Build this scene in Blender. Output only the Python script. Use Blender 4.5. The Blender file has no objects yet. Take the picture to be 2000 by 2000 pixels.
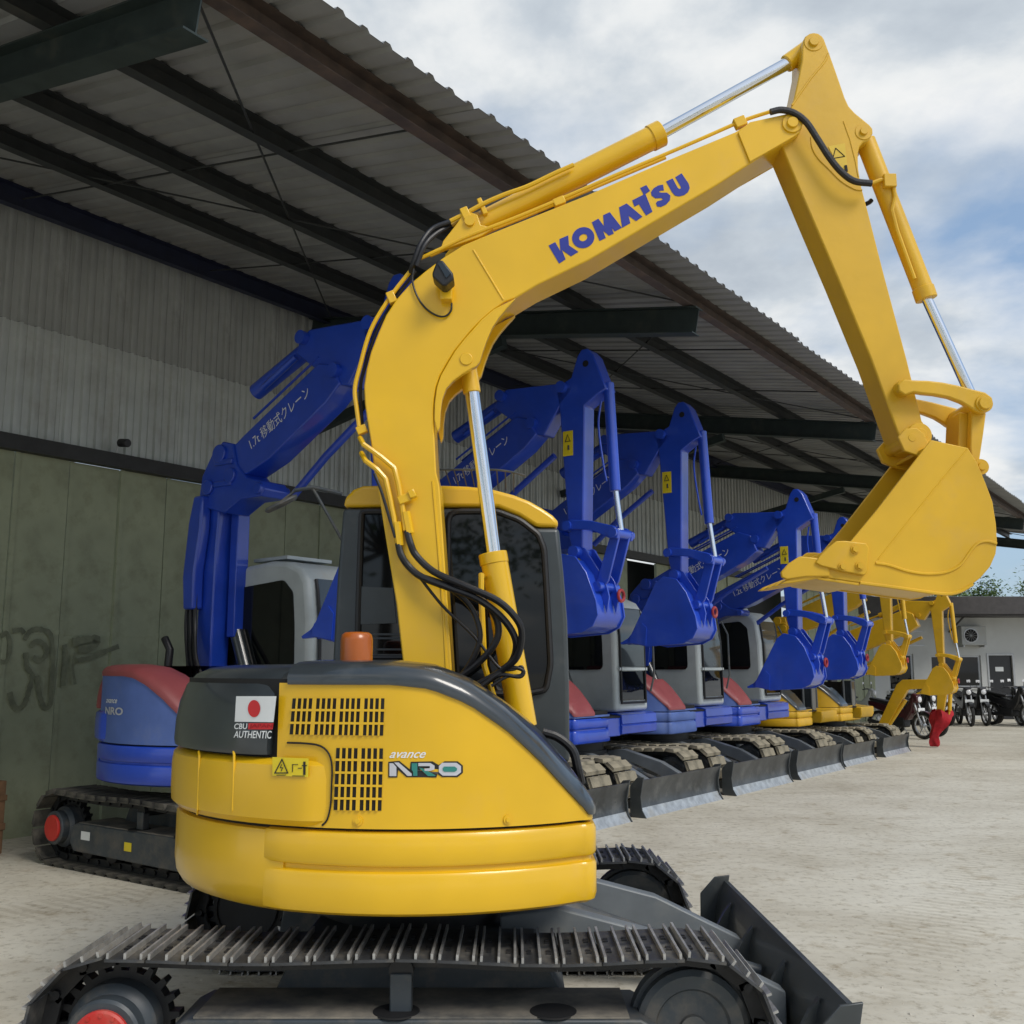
import bpy, math, random
from math import sin, cos, pi, radians, sqrt, atan2
from mathutils import Vector, Matrix
random.seed(7)
scn = bpy.context.scene
C = scn.collection
# ------------------------------------------------------------------ camera
F = 2000.0; CAMH = 1.6; HOR = 1305.0
TH = math.atan((HOR - 1000) / F)
cam_d = bpy.data.cameras.new('camera'); cam = bpy.data.objects.new('camera', cam_d); C.objects.link(cam)
cam.location = (0, 0, CAMH); cam.rotation_euler = (pi/2 + TH, 0, 0)
cam_d.sensor_width = 36; cam_d.lens = 36 * F / 2000; cam_d.clip_start = .1; cam_d.clip_end = 3000
scn.camera = cam
# ------------------------------------------------------------------ world, sun, exposure
SUN_EL, SUN_AZ = radians(46), radians(136)          # azimuth from +Y towards +X
w = bpy.data.worlds.new('World'); scn.world = w; w.use_nodes = True
nt = w.node_tree; nt.nodes.clear()
def N_(t, **k):
    n = nt.nodes.new(t)
    for a, b in k.items(): setattr(n, a, b)
    return n
out = N_('ShaderNodeOutputWorld'); bg = N_('ShaderNodeBackground'); bg.inputs['Strength'].default_value = .1
sky = N_('ShaderNodeTexSky', sky_type='NISHITA', sun_disc=False, sun_elevation=SUN_EL, sun_rotation=SUN_AZ,
         altitude=50, air_density=1.0, dust_density=1.5, ozone_density=1.5)
tc = N_('ShaderNodeTexCoord')
sep = N_('ShaderNodeSeparateXYZ'); nt.links.new(tc.outputs['Generated'], sep.inputs[0])
def M_(op, a, b=None, clamp=False):
    n = N_('ShaderNodeMath', operation=op); n.use_clamp = clamp
    for i, v in enumerate((a, b)):
        if v is None: continue
        if isinstance(v, (int, float)): n.inputs[i].default_value = v
        else: nt.links.new(v, n.inputs[i])
    return n.outputs[0]
zc = M_('MAXIMUM', M_('ADD', sep.outputs['Z'], .22), .12)
cx = M_('DIVIDE', sep.outputs['X'], zc); cy = M_('DIVIDE', sep.outputs['Y'], zc)
comb = N_('ShaderNodeCombineXYZ'); nt.links.new(cx, comb.inputs[0]); nt.links.new(cy, comb.inputs[1])
comb.inputs[2].default_value = 9.3
def noise_w(scale, detail, rough, dist=0.):
    n = N_('ShaderNodeTexNoise'); n.inputs['Scale'].default_value = scale; n.inputs['Detail'].default_value = detail
    n.inputs['Roughness'].default_value = rough; n.inputs['Distortion'].default_value = dist
    nt.links.new(comb.outputs[0], n.inputs['Vector']); return n.outputs['Fac']
def ramp_w(src, stops):
    r = N_('ShaderNodeValToRGB'); e = r.color_ramp.elements
    e[0].position, e[0].color = stops[0]; e[1].position, e[1].color = stops[-1]
    for p, c_ in stops[1:-1]:
        k = e.new(p); k.color = c_
    nt.links.new(src, r.inputs[0]); return r.outputs[0]
g = lambda v: (v, v, v, 1)
mask = ramp_w(noise_w(1.0, 8, .53, .2), [(.43, g(.03)), (.505, g(.6)), (.57, g(1))])
shade = ramp_w(noise_w(2.2, 8, .56, .1), [(.33, (3.5, 3.95, 4.5, 1)), (.43, (4.5, 4.95, 5.4, 1)), (.52, (6.3, 6.5, 6.6, 1)), (.62, (7.3, 7.3, 7.2, 1))])
add = N_('ShaderNodeMixRGB', blend_type='MIX'); add.inputs[0].default_value = .42
add.inputs[2].default_value = (3.0, 4.5, 6.6, 1)
nt.links.new(sky.outputs[0], add.inputs[1])
mix = N_('ShaderNodeMixRGB'); nt.links.new(mask, mix.inputs[0]); nt.links.new(add.outputs[0], mix.inputs[1]); nt.links.new(shade, mix.inputs[2])
nt.links.new(mix.outputs[0], bg.inputs['Color']); nt.links.new(bg.outputs[0], out.inputs[0])
sun_d = bpy.data.lights.new('sun', 'SUN'); sun = bpy.data.objects.new('sun', sun_d); C.objects.link(sun)
sun_d.energy = 1.5; sun_d.angle = radians(22); sun_d.color = (1, .95, .87)
sdir = Vector((sin(SUN_AZ)*cos(SUN_EL), cos(SUN_AZ)*cos(SUN_EL), sin(SUN_EL)))
sun.rotation_euler = sdir.to_track_quat('Z', 'Y').to_euler()
vs = scn.view_settings; vs.view_transform = 'Standard'; vs.look = 'None'; vs.exposure = .38; vs.gamma = 1; vs.use_curve_mapping = False
scn.cycles.max_bounces = 5; scn.cycles.diffuse_bounces = 3; scn.cycles.glossy_bounces = 2; scn.cycles.transmission_bounces = 2
# ------------------------------------------------------------------ measuring helpers
ct, st = cos(TH), sin(TH)
def ray(x, y):
    a = (x-1000)/F; b = (1000-y)/F
    return Vector((a, ct - b*st, st + b*ct))
def at_depth(x, y, Y):
    d = ray(x, y); return d*(Y/d.y) + Vector((0, 0, CAMH))
AZ = radians(35.6)
U = Vector((sin(AZ), cos(AZ), 0)); NW = Vector((-cos(AZ), sin(AZ), 0))
def at_wall(x, y, p):
    d = ray(x, y); q = d*(p/d.dot(NW)); return q.dot(U), q.z + CAMH
def row(s, p, z=0): return U*s + NW*p + Vector((0, 0, z))
# ------------------------------------------------------------------ materials
MATS = {}
def mat(name, col, rough=.5, metal=0., var=.08, vscale=6., bump=0., bscale=40., dust=0., dustcol=(.36, .31, .23), coat=0., spec=.5, emis=None, trans=0., dscale=3.):
    if name in MATS: return MATS[name]
    m = bpy.data.materials.new(name); m.use_nodes = True; t = m.node_tree; b = t.nodes['Principled BSDF']
    b.inputs['Roughness'].default_value = rough; b.inputs['Metallic'].default_value = metal
    b.inputs['Coat Weight'].default_value = coat; b.inputs['Coat Roughness'].default_value = .08
    b.inputs['Specular IOR Level'].default_value = spec; b.inputs['Transmission Weight'].default_value = trans
    co = t.nodes.new('ShaderNodeTexCoord')
    n = t.nodes.new('ShaderNodeTexNoise'); n.inputs['Scale'].default_value = vscale; n.inputs['Detail'].default_value = 3; n.inputs['Roughness'].default_value = .6
    t.links.new(co.outputs['Object'], n.inputs['Vector'])
    r = t.nodes.new('ShaderNodeValToRGB'); e = r.color_ramp.elements
    e[0].position = .3; e[1].position = .7
    e[0].color = tuple(max(0, c*(1-var)) for c in col[:3]) + (1,); e[1].color = tuple(min(1, c*(1+var)) for c in col[:3]) + (1,)
    t.links.new(n.outputs['Fac'], r.inputs[0]); colout = r.outputs[0]
    if dust > 0:
        n2 = t.nodes.new('ShaderNodeTexNoise'); n2.inputs['Scale'].default_value = dscale; n2.inputs['Detail'].default_value = 5; n2.inputs['Roughness'].default_value = .7
        t.links.new(co.outputs['Object'], n2.inputs['Vector'])
        r2 = t.nodes.new('ShaderNodeValToRGB'); r2.color_ramp.elements[0].position = .62 - .42*dust; r2.color_ramp.elements[1].position = .82 - .25*dust
        r2.color_ramp.elements[1].color = (min(1, .35+dust*.6),)*3 + (1,)
        t.links.new(n2.outputs['Fac'], r2.inputs[0])
        mx = t.nodes.new('ShaderNodeMixRGB'); t.links.new(r2.outputs[0], mx.inputs[0]); t.links.new(colout, mx.inputs[1]); mx.inputs[2].default_value = dustcol + (1,)
        colout = mx.outputs[0]
        mr = t.nodes.new('ShaderNodeMapRange'); mr.inputs[3].default_value = rough; mr.inputs[4].default_value = min(1, rough+.35)
        t.links.new(r2.outputs[0], mr.inputs[0]); t.links.new(mr.outputs[0], b.inputs['Roughness'])
    t.links.new(colout, b.inputs['Base Color'])
    if bump > 0:
        n3 = t.nodes.new('ShaderNodeTexNoise'); n3.inputs['Scale'].default_value = bscale; n3.inputs['Detail'].default_value = 2
        t.links.new(co.outputs['Object'], n3.inputs['Vector'])
        bp = t.nodes.new('ShaderNodeBump'); bp.inputs['Strength'].default_value = bump; bp.inputs['Distance'].default_value = .01
        t.links.new(n3.outputs['Fac'], bp.inputs['Height']); t.links.new(bp.outputs[0], b.inputs['Normal'])
    if emis: b.inputs['Emission Color'].default_value = emis + (1,); b.inputs['Emission Strength'].default_value = 1
    MATS[name] = m; return m
YEL = (.80, .42, .022)
yellow = mat('yellow_paint', (.80, .475, .011), .3, var=.08, vscale=1.7, coat=.35, dust=.10, dustcol=(.74, .43, .07), bump=.03, bscale=9)
yellow2 = mat('yellow_paint_satin', (.69, .405, .014), .42, var=.10, vscale=2.4, coat=.12, dust=.16, dustcol=(.6, .36, .09), bump=.05, bscale=30)
cream = mat('cream_paint', (.62, .5, .28), .5, var=.08)
blue = mat('blue_paint', (.013, .062, .50), .36, var=.12, vscale=3, coat=.75, dust=.12, dustcol=(.06, .12, .46), bump=.05, bscale=25)
slate = mat('faded_blue_panel', (.085, .15, .42), .5, var=.12, vscale=4, dust=.18, dustcol=(.2, .24, .36))
red_hood = mat('faded_red_panel', (.27, .062, .066), .48, var=.12, vscale=3, dust=.2, dustcol=(.27, .11, .11))
grey_cab = mat('grey_cab_paint', (.46, .51, .52), .42, var=.07, dust=.15)
black_paint = mat('charcoal_paint', (.032, .04, .046), .3, var=.15, coat=.7, dust=.12, dustcol=(.12, .12, .11))
cab_grey = mat('dark_grey_cab', (.042, .052, .058), .38, var=.12, coat=.15, dust=.12, dustcol=(.13, .13, .12))
frame_grey = mat('track_frame_paint', (.045, .056, .066), .45, var=.15, dust=.38, dustcol=(.20, .17, .13), dscale=5)
ledge_dust = mat('dusty_steel', (.05, .055, .06), .6, var=.15, dust=.75, dustcol=(.30, .265, .21), dscale=4)
shoe_steel = mat('shoe_steel', (.06, .063, .068), .45, metal=.3, var=.3, vscale=9, dust=.42, dustcol=(.27, .25, .21), dscale=6, bump=.15, bscale=60)
grouser_steel = mat('worn_grouser_steel', (.42, .42, .41), .36, metal=.5, var=.3, vscale=14, dust=.2, dustcol=(.4, .36, .3))
link_steel = mat('link_steel', (.02, .021, .023), .5, metal=.2, var=.3, dust=.15, dustcol=(.12, .1, .08))
pad = mat('dusty_rubber_pad', (.2, .18, .13), .85, var=.3, vscale=7, dust=.55, dustcol=(.42, .37, .27), dscale=5, bump=.3)
pad2 = mat('dirty_track_pad', (.06, .057, .05), .85, var=.3, vscale=7, dust=.5, dustcol=(.2, .18, .14), dscale=5, bump=.3)
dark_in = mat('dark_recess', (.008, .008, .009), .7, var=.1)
chrome = mat('chrome_rod', (.86, .88, .9), .12, metal=1., var=.03)
rubber = mat('black_rubber', (.012, .012, .014), .42, var=.2, bump=.1, bscale=80)
glass = mat('tinted_glass', (.004, .005, .006), .03, var=.05, spec=.42)
glass_pale = mat('pale_glass', (.05, .06, .065), .05, var=.05, spec=.7)
red_cap = mat('red_cap_paint', (.55, .03, .022), .42, var=.12, dust=.12)
red_cloth = mat('red_cloth', (.42, .012, .022), .8, var=.25, vscale=8, bump=.3, bscale=20)
amber = mat('amber_plastic', (.42, .10, .01), .3, var=.12, coat=.3)
white_st = mat('white_sticker', (.78, .8, .8), .4, var=.03)
red_st = mat('red_sticker', (.62, .02, .025), .4, var=.05)
yel_st = mat('yellow_sticker', (.8, .62, .02), .4, var=.05)
blk_st = mat('black_print', (.015, .015, .015), .5, var=.1)
logo_blue = mat('logo_blue', (.028, .042, .30), .35, var=.06)
logo_green = mat('logo_green', (.03, .22, .19), .35, var=.06)
logo_silver = mat('logo_silver', (.6, .61, .66), .35, metal=.3, var=.06)
blade_face = mat('worn_blade_steel', (.085, .092, .097), .38, metal=.55, var=.35, vscale=3, dust=.25, dustcol=(.3, .3, .28), dscale=4)
blade_edge = mat('polished_blade_edge', (.5, .51, .5), .36, metal=.55, var=.3, vscale=8, dust=.3, dustcol=(.55, .52, .45))
blade_paint = mat('blade_paint', (.048, .056, .06), .38, var=.15, coat=.15, dust=.25, dustcol=(.13, .13, .11))
arm_grey = mat('push_arm_paint', (.17, .19, .205), .42, var=.12, dust=.2, dustcol=(.25, .24, .2))
roof_m = mat('galvanised_roof', (.28, .285, .285), .55, metal=.1, var=.16, vscale=1.6, dust=.22, dustcol=(.3, .27, .22), dscale=1.1)
steel_green = mat('dark_green_steel', (.022, .034, .033), .55, var=.2, dust=.15, dustcol=(.1, .09, .06))
purlin_m = mat('purlin_steel', (.028, .031, .032), .55, var=.2, dust=.12, dustcol=(.1, .08, .06))
purlin_rust = mat('rusty_purlin', (.07, .052, .045), .6, var=.25, dust=.3, dustcol=(.16, .1, .07))
purlin_navy = mat('navy_beam', (.012, .016, .04), .55, var=.2)
clad_lit = mat('wall_cladding_lit', (.54, .57, .555), .5, metal=.15, var=.14, vscale=1.4, dust=.2, dustcol=(.32, .3, .26), dscale=1.5)  # lower tier: bounced sunlight put into the colour as a lighter grey
clad_shaded = mat('upper_cladding_shaded', (.40, .415, .405), .55, metal=.1, var=.14, vscale=1.4, dust=.2, dustcol=(.2, .19, .17), dscale=1.5)  # same cladding higher up, its shade put into a darker grey
olive = mat('olive_door_paint', (.35, .38, .25), .55, var=.16, vscale=1.8, dust=.34, dustcol=(.15, .15, .09), dscale=2.2, bump=.2, bscale=8)
graf = mat('graffiti_paint', (.19, .205, .13), .6, var=.3, vscale=9)
lintel_m = mat('lintel_rail', (.03, .03, .03), .55, var=.2)
plaster = mat('white_plaster', (.56, .57, .56), .8, var=.07, vscale=.8, dust=.2, dustcol=(.4, .39, .36), dscale=.7)
off_roof = mat('office_roof_sheet', (.055, .05, .05), .6, var=.2)
alu = mat('aluminium_frame', (.42, .43, .44), .4, metal=.5, var=.06)
wood = mat('raw_timber', (.20, .11, .055), .75, var=.25, vscale=9, bump=.3)
bark = mat('bark', (.1, .08, .06), .9, var=.3)
leaf1 = mat('leaf_green', (.06, .11, .025), .6, var=.35, vscale=3)
leaf2 = mat('leaf_light', (.10, .16, .04), .6, var=.35, vscale=3)
bike_black = mat('bike_black', (.02, .02, .022), .3, var=.2, coat=.3)
bike_red = mat('bike_red', (.06, .010, .015), .3, var=.2, coat=.3)
bike_grey = mat('bike_grey', (.4, .41, .42), .35, var=.1, coat=.2)
tyre = mat('tyre', (.022, .022, .022), .8, var=.3, dust=.2)
lens = mat('lamp_lens', (.75, .76, .78), .1, var=.04, spec=.8)
stone = mat('gravel', (.46, .43, .36), .9, var=.35, vscale=2)
# ------------------------------------------------------------------ mesh helpers
def new_obj(name, me, parent=None, m=None):
    o = bpy.data.objects.new(name, me); C.objects.link(o); o.parent = parent
    return o
class MB:
    def __init__(s): s.v = []; s.f = []; s.mi = []; s.cur = 0
    def add(s, vs_, fs):
        b = len(s.v); s.v += [tuple(v) for v in vs_]; s.f += [tuple(b+i for i in f) for f in fs]; s.mi += [s.cur]*len(fs); return s
    def box(s, a, b, M=None):
        x0, y0, z0 = a; x1, y1, z1 = b
        vs_ = [(x0,y0,z0),(x1,y0,z0),(x1,y1,z0),(x0,y1,z0),(x0,y0,z1),(x1,y0,z1),(x1,y1,z1),(x0,y1,z1)]
        if M is not None: vs_ = [M @ Vector(v) for v in vs_]
        return s.add(vs_, [(3,2,1,0),(4,5,6,7),(0,1,5,4),(1,2,6,5),(2,3,7,6),(3,0,4,7)])
    def prism(s, poly, y0, y1, top=None):           # outline in (x, z), pushed along y
        a = sum(poly[i][0]*poly[(i+1) % len(poly)][1] - poly[(i+1) % len(poly)][0]*poly[i][1] for i in range(len(poly)))
        if a < 0: poly = poly[::-1]
        n = len(poly)
        vs_ = [(x, y0, z) for x, z in poly] + [(x, y1, z) for x, z in poly]
        fs = [tuple(range(n)), tuple(range(2*n-1, n-1, -1))] + [(i+n, (i+1) % n + n, (i+1) % n, i) for i in range(n)]
        return s.add(vs_, [f if k < 2 else f for k, f in enumerate(fs)])
    def tube(s, pts, r, n=10, caps=True, r1=None):
        pts = [Vector(p) for p in pts]; rings = []
        up = Vector((0, 1, 0)); t0 = (pts[1]-pts[0]).normalized()
        if abs(t0.dot(up)) > .95: up = Vector((1, 0, 0))
        x = t0.cross(up).normalized()
        for i, p in enumerate(pts):
            t = (pts[min(i+1, len(pts)-1)] - pts[max(i-1, 0)]).normalized()
            x = (x - t*x.dot(t)).normalized(); y = t.cross(x)
            rr = r if r1 is None else r + (r1-r)*i/(len(pts)-1)
            rings.append([p + (x*cos(2*pi*k/n) + y*sin(2*pi*k/n))*rr for k in range(n)])
        vs_ = [v for rg in rings for v in rg]; fs = []
        for i in range(len(pts)-1):
            for k in range(n): fs.append((i*n+k, i*n+(k+1) % n, (i+1)*n+(k+1) % n, (i+1)*n+k))
        if caps: fs.append(tuple(range(n-1, -1, -1))); b = (len(pts)-1)*n; fs.append(tuple(range(b, b+n)))
        return s.add(vs_, fs)
    def cyl(s, a, b, r, n=20, r1=None): return s.tube([a, b], r, n, True, r1)
    def lathe_y(s, c, prof, n=32):                  # prof: list of (radius, y) about the y axis through c
        vs_ = []; fs = []
        for r, y in prof:
            for k in range(n): vs_.append((c[0]+r*cos(2*pi*k/n), c[1]+y, c[2]+r*sin(2*pi*k/n)))
        for i in range(len(prof)-1):
            for k in range(n): fs.append((i*n+k, i*n+(k+1) % n, (i+1)*n+(k+1) % n, (i+1)*n+k))
        return s.add(vs_, fs)
    def lathe_z(s, c, prof, n=32):
        vs_ = []; fs = []
        for r, z in prof:
            for k in range(n): vs_.append((c[0]+r*cos(2*pi*k/n), c[1]+r*sin(2*pi*k/n), c[2]+z))
        for i in range(len(prof)-1):
            for k in range(n): fs.append((i*n+k, i*n+(k+1) % n, (i+1)*n+(k+1) % n, (i+1)*n+k))
        return s.add(vs_, fs)
    def rows(s, rows):
        n = len(rows[0]); b = [v for r in rows for v in r]; fs = []
        for i in range(len(rows)-1):
            for k in range(n-1): fs.append((i*n+k, i*n+k+1, (i+1)*n+k+1, (i+1)*n+k))
        return s.add(b, fs)
    def mesh(s, name, mats, smooth=35, fix=True):
        me = bpy.data.meshes.new(name); me.from_pydata(s.v, [], s.f)
        for m in (mats if isinstance(mats, (list, tuple)) else [mats]): me.materials.append(m)
        if any(s.mi): me.polygons.foreach_set('material_index', s.mi)
        if fix:
            import bmesh
            bm = bmesh.new(); bm.from_mesh(me); bmesh.ops.recalc_face_normals(bm, faces=bm.faces); bm.to_mesh(me); bm.free()
        if smooth:
            me.polygons.foreach_set('use_smooth', [True]*len(me.polygons)); me.set_sharp_from_angle(angle=radians(smooth))
        me.update(); return me
    def build(s, name, mats, parent=None, bevel=0., smooth=35, seg=2):
        o = new_obj(name, s.mesh(name, mats, smooth), parent)
        if bevel:
            b = o.modifiers.new('bevel', 'BEVEL'); b.width = bevel; b.segments = seg; b.limit_method = 'ANGLE'; b.angle_limit = radians(32); b.harden_normals = False
        return o
def tag(o, label=None, cat=None, group=None, kind=None):
    for k, v in (('label', label), ('category', cat), ('group', group), ('kind', kind)):
        if v: o[k] = v
    return o
def thing(name, loc, rz, label, cat, group=None):
    o = bpy.data.objects.new(name, None); C.objects.link(o); o.location = loc; o.rotation_euler = (0, 0, rz); o.empty_display_size = .2
    return tag(o, label, cat, group)
def smooth_path(pts, n=6):
    pts = [Vector(p) for p in pts]; P = [pts[0]*2-pts[1]] + pts + [pts[-1]*2-pts[-2]]; o = []
    for i in range(1, len(P)-2):
        for k in range(n):
            t = k/n; a, b, c_, d = P[i-1], P[i], P[i+1], P[i+2]
            o.append(.5*((2*b) + (c_-a)*t + (2*a-5*b+4*c_-d)*t*t + (3*b-a-3*c_+d)*t**3))
    o.append(pts[-1]); return o
def text_mesh(txt, size=1., shear=0., bold=0.):
    cu = bpy.data.curves.new('lettering', 'FONT'); cu.body = txt; cu.size = size; cu.shear = shear; cu.offset = bold; cu.resolution_u = 4
    o = bpy.data.objects.new('lettering', cu); C.objects.link(o)
    dg = bpy.context.evaluated_depsgraph_get(); dg.update()
    me = bpy.data.meshes.new_from_object(o.evaluated_get(dg))
    bpy.data.objects.remove(o); me.materials.clear(); return me
def place_text(name, txt, m, parent, fn, width, height, shear=0., bold=0.):
    """fn maps (u 0..width, v 0..height) to a point"""
    me = text_mesh(txt, 1., shear, bold)
    if len(me.vertices) == 0: return None
    xs = [v.co.x for v in me.vertices]; ys = [v.co.y for v in me.vertices]
    x0, x1, y0, y1 = min(xs), max(xs), min(ys), max(ys)
    for v in me.vertices: v.co = Vector(fn((v.co.x-x0)/(x1-x0)*width, (v.co.y-y0)/max(1e-6, y1-y0)*height))
    me.materials.append(m); me.name = name
    return new_obj(name, me, parent)
# ================================================================== the setting: ground
gm = bpy.data.materials.new('dusty_yard'); gm.use_nodes = True; t = gm.node_tree; b = t.nodes['Principled BSDF']; b.inputs['Roughness'].default_value = .92; b.inputs['Specular IOR Level'].default_value = .2
co = t.nodes.new('ShaderNodeTexCoord')
def gn(scale, det=8, ro=.6, dist=0., vec=None):
    n = t.nodes.new('ShaderNodeTexNoise'); n.inputs['Scale'].default_value = scale; n.inputs['Detail'].default_value = det; n.inputs['Roughness'].default_value = ro; n.inputs['Distortion'].default_value = dist
    t.links.new(vec or co.outputs['Object'], n.inputs['Vector']); return n.outputs['Fac']
def gr(src, stops):
    r = t.nodes.new('ShaderNodeValToRGB'); e = r.color_ramp.elements; e[0].position, e[0].color = stops[0]; e[1].position, e[1].color = stops[-1]
    for p, c_ in stops[1:-1]: k = e.new(p); k.color = c_
    t.links.new(src, r.inputs[0]); return r.outputs[0]
def gmix(f, a, b_, typ='MIX'):
    n = t.nodes.new('ShaderNodeMixRGB'); n.blend_type = typ
    for i, v in enumerate((f, a, b_)):
        if isinstance(v, (int, float)): n.inputs[i].default_value = v
        elif isinstance(v, tuple): n.inputs[i].default_value = v
        else: t.links.new(v, n.inputs[i])
    return n.outputs[0]
base = gr(gn(.42, 7, .66, .6), [(.3, (.47, .43, .345, 1)), (.5, (.60, .565, .475, 1)), (.72, (.68, .65, .56, 1))])
fine = gr(gn(14, 6, .7), [(.34, (.68, .66, .62, 1)), (.47, (1, 1, 1, 1)), (.7, (1.05, 1.05, 1.04, 1))])
base = gmix(1., base, fine, 'MULTIPLY')
mp = t.nodes.new('ShaderNodeMapping'); mp.inputs['Rotation'].default_value = (0, 0, radians(-28)); mp.inputs['Scale'].default_value = (.5, 2.2, 1); t.links.new(co.outputs['Object'], mp.inputs['Vector'])
streak = gr(gn(1.1, 5, .65, .6, mp.outputs[0]), [(.36, (.82, .80, .77, 1)), (.52, (1, 1, 1, 1)), (.68, (1.05, 1.05, 1.04, 1))])
base = gmix(.4, base, streak, 'MULTIPLY')
spots = gr(gn(3.2, 7, .75, .2), [(.55, (1, 1, 1, 1)), (.64, (.74, .69, .62, 1)), (.76, (.55, .5, .44, 1))])
base = gmix(.75, base, spots, 'MULTIPLY'); 
mp2 = t.nodes.new('ShaderNodeMapping'); mp2.inputs['Rotation'].default_value = (0, 0, radians(35)); t.links.new(co.outputs['Object'], mp2.inputs['Vector'])
wv = t.nodes.new('ShaderNodeTexWave'); wv.bands_direction = 'Y'; wv.inputs['Scale'].default_value = 3.2; wv.inputs['Distortion'].default_value = 1.2; wv.inputs['Detail'].default_value = 2
t.links.new(mp2.outputs[0], wv.inputs['Vector'])
wl = t.nodes.new('ShaderNodeTexWave'); wl.bands_direction = 'X'; wl.inputs['Scale'].default_value = .13; wl.inputs['Distortion'].default_value = .8; wl.inputs['Detail'].default_value = 1; wl.inputs['Phase Offset'].default_value = 1.4
t.links.new(mp2.outputs[0], wl.inputs['Vector'])
lane = gr(wl.outputs['Fac'], [(.80, (0, 0, 0, 1)), (.90, (1, 1, 1, 1))]); tread = gr(wv.outputs['Fac'], [(.35, (.87, .855, .83, 1)), (.6, (1.02, 1.02, 1.02, 1))])
marks = gmix(gmix(1., lane, gr(gn(.5, 4), [(.42, (0, 0, 0, 1)), (.6, (.8, .8, .8, 1))]), 'MULTIPLY'), (1, 1, 1, 1), tread)
base = gmix(1., base, marks, 'MULTIPLY'); t.links.new(base, b.inputs['Base Color'])
bp = t.nodes.new('ShaderNodeBump'); bp.inputs['Strength'].default_value = .3; bp.inputs['Distance'].default_value = .025
hsum = gmix(.5, gn(9, 7, .72), gn(1.6, 4, .65, .6, mp.outputs[0])); t.links.new(hsum, bp.inputs['Height']); t.links.new(bp.outputs[0], b.inputs['Normal'])
gme = MB().add([(-400, -300, 0), (400, -300, 0), (400, 900, 0), (-400, 900, 0)], [(0, 1, 2, 3)]).mesh('ground', gm)
tag(new_obj('ground', gme), 'pale dusty concrete yard with tyre streaks', 'ground', kind='structure')
mb = MB()
for i in range(2000):
    Y = 3.6 + 22*random.random()**1.6; X = random.uniform(-.52, .62)*(Y+1.5); r = random.uniform(.003, .012)*(1 + .5*(random.random() < .08)); a = random.random()*6
    p = [(cos(a+k*2.1)*r*random.uniform(.7, 1.3)+X, sin(a+k*2.1)*r*random.uniform(.7, 1.3)+Y, 0) for k in range(3)]
    mb.add(p + [(X, Y, r*.5)], [(0, 1, 3), (1, 2, 3), (2, 0, 3)])
tag(mb.build('loose_gravel', stone, None, smooth=0), 'small loose stones scattered over the dusty yard', 'gravel', kind='stuff')
# ================================================================== shed
S0, S1, PW, PE, HE, SL = -3.0, 33.5, 9.76, 3.88, 5.27, .18
shed = thing('open_shed', row(0, 0), 0, 'open-fronted steel shed with corrugated grey roof and olive doors', 'shed')
RS = Matrix(((U.x, NW.x, 0, 0), (U.y, NW.y, 0, 0), (0, 0, 1, 0), (0, 0, 0, 1)))   # (s, p, z) -> world
def roof_z(p): return HE + SL*(p-PE)
def S3(s, p, z): return RS @ Vector((s, p, z))
# roof sheets, 1 m wide, trapezoid ribs every 0.2 m
prof = []
for k in range(5):
    a = k*.2
    prof += [(a, 0), (a+.115, 0), (a+.135, .026), (a+.178, .026), (a+.2, 0)]
prof = [q for i, q in enumerate(prof) if i == 0 or abs(q[0]-prof[i-1][0]) > 1e-4]
mb = MB(); P1 = PW + .25
for th in (0, .006):
    mb.rows([[RS.to_3x3() @ Vector((x, PE, roof_z(PE)+z+th)) for x, z in prof], [RS.to_3x3() @ Vector((x, P1, roof_z(P1)+z+th)) for x, z in prof]])
sheet_me = mb.mesh('roof_sheet', roof_m, 0, fix=False)
for i in range(int(S1-S0)):
    o = new_obj('roof_sheet', sheet_me, shed); q = row(S0+i, 0); jitter = random.uniform(-.03, .03)
    o.location = q - NW*jitter + Vector((0, 0, -SL*jitter + (i % 2)*.004))
def beam(name, a, b, wd, ht, m, kind='C'):          # beam along a->b, hung below the line; C or I section
    a = Vector(a); b_ = Vector(b); d = (b_-a).normalized(); side = Vector((0, 0, 1)).cross(d).normalized(); up = d.cross(side)
    Mx = Matrix((( d.x, side.x, up.x, a.x), (d.y, side.y, up.y, a.y), (d.z, side.z, up.z, a.z), (0, 0, 0, 1))); L = (b_-a).length
    mb = MB(); tk = .012
    if kind == 'I':
        mb.box((0, -wd/2, -tk), (L, wd/2, 0), Mx).box((0, -wd/2, -ht), (L, wd/2, -ht+tk), Mx).box((0, -.005, -ht+tk), (L, .005, -tk), Mx)
    elif kind == 'C':
        mb.box((0, -wd/2, -.006), (L, wd/2, 0), Mx).box((0, -wd/2, -ht), (L, wd/2, -ht+.006), Mx).box((0, wd/2-.006, -ht+.006), (L, wd/2, -.006), Mx)
    else: mb.box((0, -wd/2, -ht), (L, wd/2, 0), Mx)
    return mb.build(name, m, shed, smooth=0)
for k, p in enumerate((4.27, 5.57, 6.86, 8.0, 9.42)):
    z = roof_z(p) - .004
    beam('purlin', S3(S0, p, z), S3(S1, p, z), .09 if k else .1, .16 if k < 4 else .22, (purlin_rust, purlin_m, purlin_m, purlin_m, purlin_navy)[k], 'C' if k else 'B' if 0 else 'C')
for k in range(6):
    s = 3.05 + 6*k
    beam('rafter', S3(s, 4.18, roof_z(4.18)-.17), S3(s, PW-.05, roof_z(PW)-.17), .16, .27, steel_green, 'I')
    if k: beam('knee_brace', S3(s, 6.6, roof_z(6.6)-.44), S3(s, PW-.06, 4.7), .1, .12, steel_green, 'B')
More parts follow.
